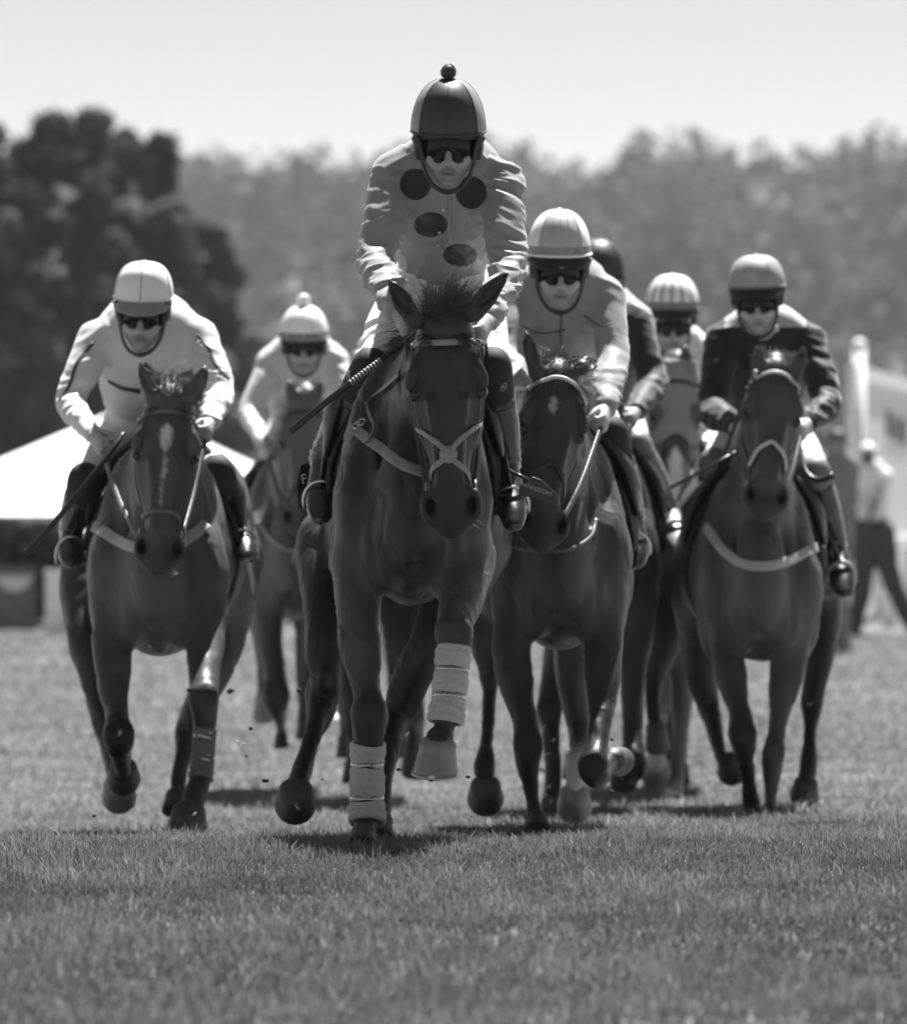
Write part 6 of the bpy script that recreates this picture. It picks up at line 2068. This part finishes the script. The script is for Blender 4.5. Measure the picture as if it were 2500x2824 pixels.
if 'left' in HS:
    sp = dict(label='jockey at far left in a pale jacket with dark sleeve piping and a white cap', seed=2, dj=23.6, eye=(394, 872), hs=1.02, pitch=8, hyaw=-3, jacket=satin('pale_silk', .62, .42), roll=2,
              shL=(262, 940, .26), shR=(552, 930, .26), elL=(194, 1110, .12), elR=(606, 1085, .1), wrL=(262, 1206, -.22), wrR=(578, 1170, -.15), sw=[98, 96, 82, 72, 52],
              hem=(386, 1085, .55), hem_w=215, chest_w=262, pel=(386, 1190, .7), back=.03,
              knL=(232, 1322, .2), knR=(602, 1300, .2), anL=(196, 1462, .45), anR=(655, 1440, .45), toL=(196, 1548, .22), toR=(676, 1528, .22), foot_w=.042, thigh=.08, gaitermat=M_gaiter, handR=None,
              helm=dict(w=164, top=722, rim=820, sq=.62, mats=[M_cap_wh, M_cap_lt], panel=lambda a, t: 0, peak=(.045, .045), peakmat=M_cap_mid, seams=(0, 70, -70), seammat=M_cap_gr, trimmat=M_cap_wh))
    JS['left'] = J = jockey(sp)
    stirrup(HS['left'], J, 'L'); stirrup(HS['left'], J, 'R'); reins(HS['left'], J, M_leather_pale, 'L'); reins(HS['left'], J, M_leather, 'R')
    M_pipe = mat('dark_piping', .03, rough=.6)
    for px in ([(257, 945), (232, 975), (211, 1004), (190, 1066), (163, 1105)], [(544, 924), (562, 945), (578, 965), (590, 1000), (610, 1025), (631, 1047)]):
        C, N = J.jhug(px)
        if len(C) > 3: ribbon('piping', C, N, .013, .003, M_pipe, J.root)
    for px in ([(300, 1051), (334, 1068), (362, 1074), (386, 1078)], [(398, 1000), (412, 1018), (432, 1040)], [(490, 1040), (512, 1030), (528, 1036)]):
        C, N = J.jhug(px)
        if len(C) > 3: ribbon('chest_mark', C, N, np.linspace(.012, .03, len(C)), .003, M_pipe, J.root)
if 'second' in HS:
    sp = dict(label='jockey in a plain grey jacket and pale rounded helmet right behind the leader', seed=3, dj=22.7, eye=(1541, 752), hs=1.04, pitch=6, hyaw=3, jacket=satin('grey_silk', .29, .42),
              shL=(1425, 835, .24), shR=(1672, 815, .24), elL=(1400, 985, .1), elR=(1690, 990, .1), wrL=(1438, 1105, -.2), wrR=(1668, 1130, -.15), sw=[100, 98, 90, 82, 56],
              hem=(1545, 1010, .55), hem_w=230, chest_w=275, pel=(1545, 1120, .7), back=.03, cuffmat=mat('white_cuff', .8),
              knL=(1420, 1215, .2), knR=(1685, 1195, .2), anL=(1390, 1420, .45), anR=(1744, 1420, .5), toL=(1380, 1500, .3), toR=(1752, 1548, .3), foot_w=.042, thigh=.08, boot_top=.36,
              gog=dict(top=.034, bot=-.034, ang=74), skin=.42,
              helm=dict(w=178, top=577, rim=700, sq=.80, mats=[M_cap_lt, M_cap_wh, M_cap_mid], panel=lambda a, t: 2 if t < .12 else (0 if abs(a) < 42 else 1), peak=(.035, .045), peakmat=M_strap, badge=True, trimmat=M_cap_wh, trim_r=.006, seams=(0, 18, -18, 42, -42, 90, -90)))
    JS['second'] = J = jockey(sp)
    stirrup(HS['second'], J, 'R'); stirrup(HS['second'], J, 'L'); reins(HS['second'], J)
    for px in ([(1440, 900), (1490, 918), (1530, 914), (1560, 908)], [(1610, 868), (1640, 890), (1660, 900), (1690, 890)], [(1547, 860), (1546, 905), (1545, 950)]):
        C, N = J.jhug(px)
        if len(C) > 3: ribbon('seam', C, N, .005, .002, mat('seam_dark', .08), J.root)
if 'third' in HS:
    sp = dict(label='jockey with a dark helmet and dark sleeves half hidden behind the grey-jacketed one', seed=4, dj=26.7, eye=(1650, 782), jacket=satin('dark_silk', .022, .6), jacket2=satin('light_yoke', .45, .4), pitch=6,
              jsplit=lambda fc, J: (fc[:, 2] > J.shm.z + .035), shL=(1560, 890, .24), shR=(1752, 885, .24), elL=(1530, 1040, .1), elR=(1800, 1060, .1), wrL=(1590, 1150, -.2), wrR=(1752, 1140, -.2), sw=[88, 88, 78, 70, 50],
              hem=(1655, 1070, .55), hem_w=190, chest_w=230, pel=(1655, 1150, .7), back=.02, knL=(1560, 1225, .2), knR=(1756, 1225, .2), anL=(1530, 1400, .4), anR=(1842, 1400, .4), toL=(1520, 1490, .2), toR=(1876, 1508, .15), foot_w=.048,
              bootmat=M_boot_grey, gaitermat=M_boot_grey, boot_top=.15, h=.008, hj=.011,
              helm=dict(w=152, top=658, rim=756, mats=[M_cap_dk], peak=(.04, .03), seams=(0, 50, -50)))
    JS['third'] = J = jockey(sp)
    stirrup(HS['third'], J, 'R', M_leather_wh); stirrup(HS['third'], J, 'L'); reins(HS['third'], J)
    fb_ = HS['third']
    C, N = [], []
    tube('cheek_fleece', [fb_.hp(.14, .115, -.10), fb_.hp(.26, .11, -.11), fb_.hp(.40, .095, -.10)], [.020, .030, .022], M_fleece, fb_.root, 14, 5)
if 'hooded' in HS:
    sp = dict(label='jockey in a white jacket with a white ridged helmet on the hooded horse', seed=5, dj=29.5, eye=(1853, 905), jacket=satin('white_silk', .70, .4), pitch=4, h=.008, hj=.011,
              shL=(1762, 985, .24), shR=(1940, 975, .24), elL=(1725, 1100, .1), elR=(1985, 1100, .1), wrL=(1790, 1175, -.2), wrR=(1925, 1180, -.2), sw=[84, 82, 72, 64, 46],
              hem=(1852, 1120, .55), hem_w=190, chest_w=220, pel=(1852, 1180, .7), back=.03, knL=(1765, 1250, .2), knR=(1945, 1250, .2), anL=(1745, 1390, .4), anR=(1968, 1390, .4), toL=(1740, 1450, .2), toR=(1972, 1450, .2),
              helm=dict(w=148, top=757, rim=848, sq=.72, mats=[M_cap_wh, M_cap_gr], ridges=15, nu=120, panel=lambda a, t: 1 if t < .12 or (t < .8 and (a + 6) % 24 < 6) else 0, peak=(.036, .040), seams=(), trimmat=M_cap_gr))
    JS['hooded'] = J = jockey(sp); stirrup(HS['hooded'], J, 'L'); stirrup(HS['hooded'], J, 'R'); reins(HS['hooded'], J)
if 'right' in HS:
    sp = dict(label='jockey at right in a black jacket with a light collar, paler shoulder tops and a grey cap', seed=6, dj=26.0, eye=(2088, 840), jacket=satin('black_silk', .014, .6), jacket2=satin('pale_top_silk', .42, .4), pitch=4, hyaw=-3, roll=-2,
              jsplit=lambda fc, J: (fc[:, 2] > J.shm.z + .055) & (np.abs(fc[:, 0] - J.shm.x) < .17),  # faces above the shoulder line near the neck take the paler silk
              shL=(1990, 940, .24), shR=(2228, 940, .24), elL=(1966, 1125, .1), elR=(2280, 1105, .1), wrL=(2028, 1182, -.2), wrR=(2226, 1172, -.15), sw=[94, 94, 84, 72, 50],
              hem=(2108, 1110, .55), hem_w=205, chest_w=250, pel=(2108, 1185, .7), back=.03, knL=(1968, 1275, .2), knR=(2248, 1300, .2), anL=(1945, 1490, .45), anR=(2305, 1500, .45), toL=(1935, 1570, .25), toR=(2326, 1628, .2), foot_w=.046, thigh=.088,
              boot_top=.18, gaitermat=mat('grey_gaiter', .16), gog=dict(top=.034, bot=-.031, ang=70), skin=.46, collarmat=mat('white_collar', .55),
              hump=.035,
              helm=dict(w=158, top=703, rim=788, sq=.66, mats=[mat('soft_grey_cap', .36, rough=.5), M_cap_dk], panel=lambda a, t: 0, peak=(.036, .045), trimmat=M_cap_gr, seams=(30, -60), dip=.6))
    JS['right'] = J = jockey(sp); stirrup(HS['right'], J, 'R', M_leather_wh); stirrup(HS['right'], J, 'L'); reins(HS['right'], J)
if 'backleft' in HS:
    sp = dict(label='jockey in a pale jacket with a white bobble helmet at the back left', seed=7, dj=30.5, eye=(838, 958), jacket=satin('pale_grey_silk', .58, .42), pitch=7, h=.008, hj=.011,
              shL=(748, 1000, .24), shR=(920, 1000, .24), elL=(686, 1140, .1), elR=(972, 1130, .1), wrL=(728, 1228, -.2), wrR=(920, 1225, -.2), sw=[76, 70, 58, 52, 42],
              hem=(832, 1120, .55), hem_w=180, chest_w=210, pel=(832, 1190, .7), back=.03, knL=(742, 1300, .2), knR=(905, 1300, .2), anL=(715, 1440, .4), anR=(940, 1440, .4), toL=(708, 1500, .2), toR=(945, 1500, .2),
              helm=dict(w=137, top=842, rim=930, sq=.8, mats=[M_cap_wh, M_cap_gr], panel=lambda a, t: 1 if t < .1 else 0, rim_m=1, pom=.031, pommat=M_cap_wh, seams=(0, 45, -45), trimmat=M_cap_mid, trim_r=.007))
    JS['backleft'] = J = jockey(sp); stirrup(HS['backleft'], J, 'L'); stirrup(HS['backleft'], J, 'R'); reins(HS['backleft'], J)
if 'hidden' in HS:
    sp = dict(label='jockey hidden behind the leader, one pale shoulder showing beside the whip', seed=8, dj=28.7, eye=(1098, 935), jacket=satin('pale_silk_two', .55, .42), pitch=6, h=.009, hj=.012,
              shL=(1008, 1000, .24), shR=(1190, 1000, .24), elL=(985, 1120, .1), elR=(1215, 1120, .1), wrL=(1030, 1200, -.2), wrR=(1165, 1200, -.2), sw=[76, 74, 66, 58, 44],
              hem=(1098, 1120, .55), hem_w=180, chest_w=210, pel=(1098, 1190, .7), knL=(1000, 1290, .2), knR=(1190, 1290, .2), anL=(880, 1490, .4), anR=(1215, 1440, .4), toL=(826, 1545, .2), toR=(1220, 1500, .2),
              helm=dict(w=140, top=830, rim=912, mats=[M_cap_mid], peak=(.035, .03)))
    JS['hidden'] = J = jockey(sp); stirrup(HS['hidden'], J, 'L'); stirrup(HS['hidden'], J, 'R'); reins(HS['hidden'], J)

# ------------------------------------------------------------------ whips
whip('black whip with a pale banded grip slanting down to the left from the leader', [P(1112, 948, 19.98), P(1060, 985, 19.95), P(1000, 1030, 19.92), P(900, 1108, 19.9), P(798, 1192, 19.9)], .0080, .0115, bands=(.21, .46, 11))
w2 = whip('whip with a wide padded flap hanging beside the leader\'s right boot', [P(1335, 905, 20.0), P(1345, 1000, 20.55), P(1368, 1150, 20.9), P(1392, 1275, 20.7), P(1410, 1300, 20.4), P(1425, 1308, 20.28), P(1455, 1322, 20.27)], .006, .006)
flap_px = [(1432, 1340), (1452, 1322), (1470, 1314), (1490, 1322), (1512, 1340), (1530, 1358), (1536, 1376), (1526, 1392), (1505, 1390), (1475, 1376), (1445, 1368), (1430, 1364)]
V = [P(x, y, 20.26) for x, y in flap_px] + [P(x, y, 20.285) for x, y in flap_px]; n = len(flap_px)
Fc = [list(range(n)), list(range(2 * n - 1, n - 1, -1))] + [[i, n + i, n + (i + 1) % n, (i + 1) % n] for i in range(n)]
fo = link_np('flap', V, Fc, M_whip, w2, smooth=False)
bv = fo.modifiers.new('bevel', 'BEVEL'); bv.width = .005; bv.segments = 3
text('WINNERFORM', P(1480, 1350, 20.255), .019, (R(90), R(19), 0), M_print, fo, xs=.80)
if 'left' in HS:
    whip('thin black whip slanting down to the left edge from the far-left jockey\'s hand', [P(340, 1195, 23.2), P(310, 1240, 23.15), P(240, 1330, 23.1), P(150, 1440, 23.1), P(70, 1526, 23.1)], .0085, .012)
if 'right' in HS:
    whip('thin whip pointing left across the hooded horse from the right-hand jockey', [P(2052, 1232, 25.6), P(1990, 1268, 25.5), P(1920, 1306, 25.5), P(1848, 1345, 25.5)], .006, .008)
    whip('stubby end of a whip sticking out right of the right-hand jockey\'s knee', [P(2205, 1230, 25.7), P(2222, 1300, 25.6), P(2255, 1324, 25.55), P(2297, 1312, 25.5)], .008, .015)
print('race', round(time.time() - T0, 1))
# ------------------------------------------------------------------ flying turf
rng = np.random.RandomState(77)
for (x, y, d, r) in ((522, 1903, 22, 6), (822, 1903, 22, 8), (1098, 2123, 19.6, 5), (730, 2152, 20.4, 9), (888, 2150, 20.2, 5), (636, 1905, 23, 11), (1010, 2250, 19.6, 4), (1290, 2143, 19.8, 5),
                     (1686, 2040, 21.8, 5), (1686, 2184, 21.8, 6), (1300, 2252, 20, 4), (880, 1935, 21, 6), (676, 2085, 22, 6), (412, 1530, 22.4, 3), (2230, 1945, 25, 6), (1690, 1930, 22, 4), (690, 2010, 21, 7), (260, 2250, 21.5, 5)):
    c = P(x, y, d); s = r / S(d)
    b = Bag(); b.ball((0, 0, 0), (s, s, s * .7), 9, 6)
    v = np.array(b.v); v = v + vnoise(v * 90 + x)[:, None] * v * .9
    o = link_np('turf_clod', v + np.array(c), b.f, mat('soil', .03, rough=1, var=.4))
    v0 = Vector(c); o.data.transform(Matrix.Translation(-v0)); o.location = v0
    tag(o, 'small dark clod of turf thrown up in the air by the hooves', 'clod', 'clods of turf in the air')
for (x, y, d) in ((1500, 2010, 22.05), (1508, 2080, 22.05), (1495, 2125, 22.05), (1512, 2170, 22.0), (1520, 2210, 22.0), (1502, 2190, 22.0), (1525, 2040, 22.0), (655, 2050, 21.5), (672, 2053, 21.5), (330, 2020, 22.6), (480, 1580, 22.6), (412, 1785, 22.7), (820, 2225, 20.9), (535, 2245, 22.6)):
    c = P(x, y, d); b = Bag(); rr = np.random.RandomState(int(x + y))
    for k in range(3):
        a = rr.uniform(0, 6.28); l = rr.uniform(.006, .016)
        e = Vector((math.cos(a) * l, rr.uniform(-.008, .008), math.sin(a) * l))
        b.tube([-e, Vector((rr.normal(0, .003), 0, rr.normal(0, .003))), e], [.0010, .0020, .0008], 4, flat=(1, .5))
    o = b.build('grass_fleck', mat('torn_grass', .42, rough=.8, var=.2)); o.location = c
    tag(o, 'pale fleck of torn grass flying in front of the horses\' legs', 'grass fleck', 'pale torn grass in the air')
# ------------------------------------------------------------------ haze
hb = Bag(); hb.box((-420, -6, -2.0), (420, 1300, 74))
hm = bpy.data.materials.new('haze'); hm.use_nodes = True
ht = hm.node_tree; ht.nodes.clear()
ho_ = ht.nodes.new('ShaderNodeOutputMaterial'); hv_ = ht.nodes.new('ShaderNodeVolumePrincipled')
hv_.inputs['Color'].default_value = (.9, .9, .9, 1); hv_.inputs['Density'].default_value = .00014; hv_.inputs['Anisotropy'].default_value = .3
ht.links.new(hv_.outputs[0], ho_.inputs['Volume'])
tag(hb.build('haze', hm, None, smooth=False), 'thin pale summer haze over the course and woods', 'haze', kind='stuff')
print('done', round(time.time() - T0, 1))
